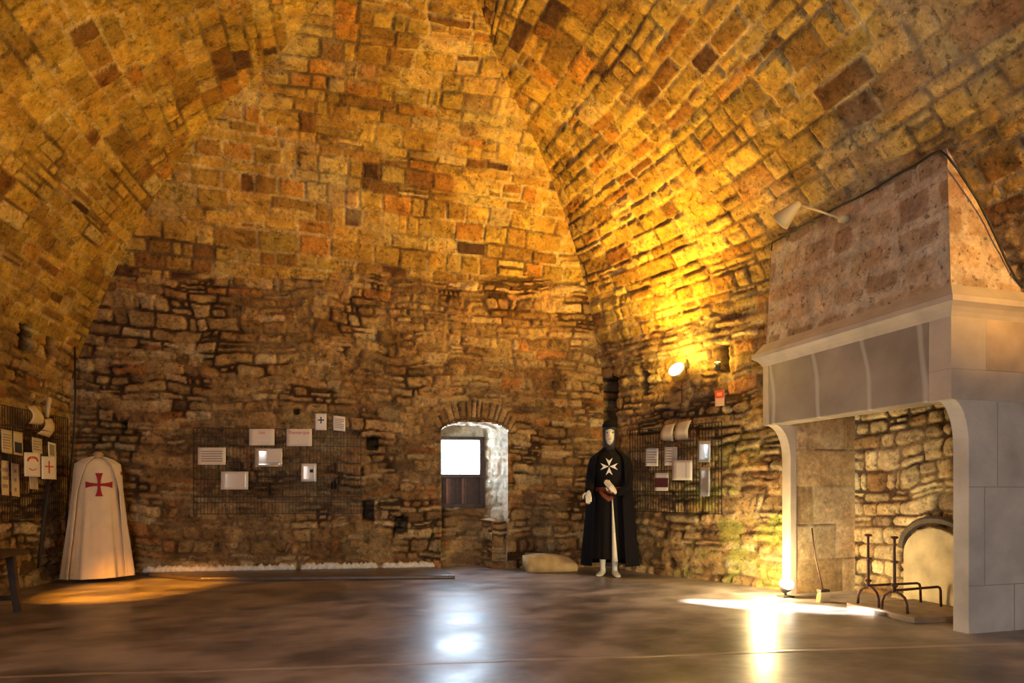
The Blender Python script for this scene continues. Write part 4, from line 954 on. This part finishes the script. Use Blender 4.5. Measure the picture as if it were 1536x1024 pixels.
# pale lining seen through the front slit
m = MB(); g = []
for k in range(13):
    z = .93-.75*k/12; w_ = .004+.028*k/12; xc_ = .025+.03*k/12; yf = front_y(xc_, max(z, .21), brow, .016); g.append([Vector((xc_-w_, yf, z)), Vector((xc_, yf-.006, z)), Vector((xc_+w_, yf, z))])
m.loft(g, closed=False, cap=False); m.build('slit_lining', M['skin'], mq, True, solid=.006)
mq.location = (P1.x, P1.y, 0); mq.rotation_euler.z = math.atan2(P1.x, P1.y)*-1

rb.rotation_euler.z = math.atan2(P0.x, P0.y)*-1

# ------------------------------------------------------------------ lights
def light(kind, name, loc, energy, col, target=None, **k):
    l = D.lights.new(name, kind); l.energy = energy; l.color = col
    for a_, v in k.items(): setattr(l, a_, v)
    o = D.objects.new(name, l); C.objects.link(o); o.location = loc
    if target is not None: o.rotation_euler = (Vector(target)-Vector(loc)).to_track_quat('-Z', 'Y').to_euler()
    return o
YEL = (1.0, .50, .03)
light('SPOT', 'floodlight_beam', lp+Vector((-.10, -.05, .06)), 800, YEL, (1.2, 6.0, 5.3), spot_size=R(155), spot_blend=1.0, shadow_soft_size=.06)
light('POINT', 'floodlight_spill', lp+Vector((-.05, -.03, .13)), 45, (1, .62, .08), shadow_soft_size=.04)
light('POINT', 'spotlight_spill', lq+Vector((-.02, -.02, .06)), 7, (1, .60, .07), shadow_soft_size=.03)
light('POINT', 'floor_lamp_bulb', (fx_-.20, fy_+.05, .25), 95, (1, .74, .32), shadow_soft_size=.04, specular_factor=.15)
light('SPOT', 'amber_beam', lw+Vector((.15, .09, -.13)), 1500, (1.0, .36, .02), on_floor(190, 885), spot_size=R(29), spot_blend=.8, shadow_soft_size=.03)
light('SPOT', 'amber_up', lw+Vector((.1, 0, .1)), 110, YEL, (.3, 5.5, 5.4), spot_size=R(150), spot_blend=1, shadow_soft_size=.06)
# fourth lamp, on the right wall nearer than the hood
lk = Vector((4.75, .9, 2.35)); l4 = thing('wall_floodlight', 'amber floodlight on the near right wall outside the picture', 'lamp', lk)
MB().tube([lk+Vector((.25, 0, 0)), lk, lk+Vector((-.04, .05, .04))], [.03, .06, .09], 16).build('lamp_housing', M['lampbody'], l4, True)
MB().tube([lk+Vector((-.038, .048, .038)), lk+Vector((-.046, .058, .046))], [.08, .08], 16).build('lens', emit('amber_glow', (1, .45, .08), 3), l4, True)
light('SPOT', 'hood_side_beam', lk+Vector((-.1, .12, .1)), 420, (1, .52, .10), (4.6, 3.6, 2.9), spot_size=R(55), spot_blend=1, shadow_soft_size=.05)
# daylight: window, entrance behind the photographer, low sun blade across the floor
wc = (wx0+wx1)*.5; wc.z = (zm+zg)/2
light('AREA', 'window_daylight', wc-WBN*.06, 34, (.66, .82, 1.0), wc+WBN*3+Vector((.4, 0, -.5)), shape='RECTANGLE', size=.5, size_y=.4, specular_factor=0)
light('AREA', 'entrance_daylight', (-1.2, -2.7, 1.6), 180, (1.0, .88, .80), (3.2, 5.5, 1.9), shape='RECTANGLE', size=2.2, size_y=2.2, spread=R(140))
sb_ = light('SPOT', 'sun_blade', (-2.0, -2.0, 3.0), 110000, (1, .95, .85), (3.80, 4.85, 0), spot_size=R(10.4), spot_blend=.35, shadow_soft_size=.02, specular_factor=.3); sb_.scale = (1, .09, 1)
w = D.worlds.new('sky'); bpy.context.scene.world = w; w.use_nodes = True
bg = w.node_tree.nodes['Background']; bg.inputs[0].default_value = (.55, .76, 1.0, 1); bg.inputs[1].default_value = 17

sc = bpy.context.scene
sc.view_settings.view_transform = 'Standard'; sc.view_settings.look = 'None'; sc.view_settings.gamma = 1; sc.view_settings.use_curve_mapping = False
sc.view_settings.exposure = 0
sc.cycles.use_denoising = True; sc.cycles.sample_clamp_indirect = 6; sc.cycles.max_bounces = 8; sc.cycles.diffuse_bounces = 4
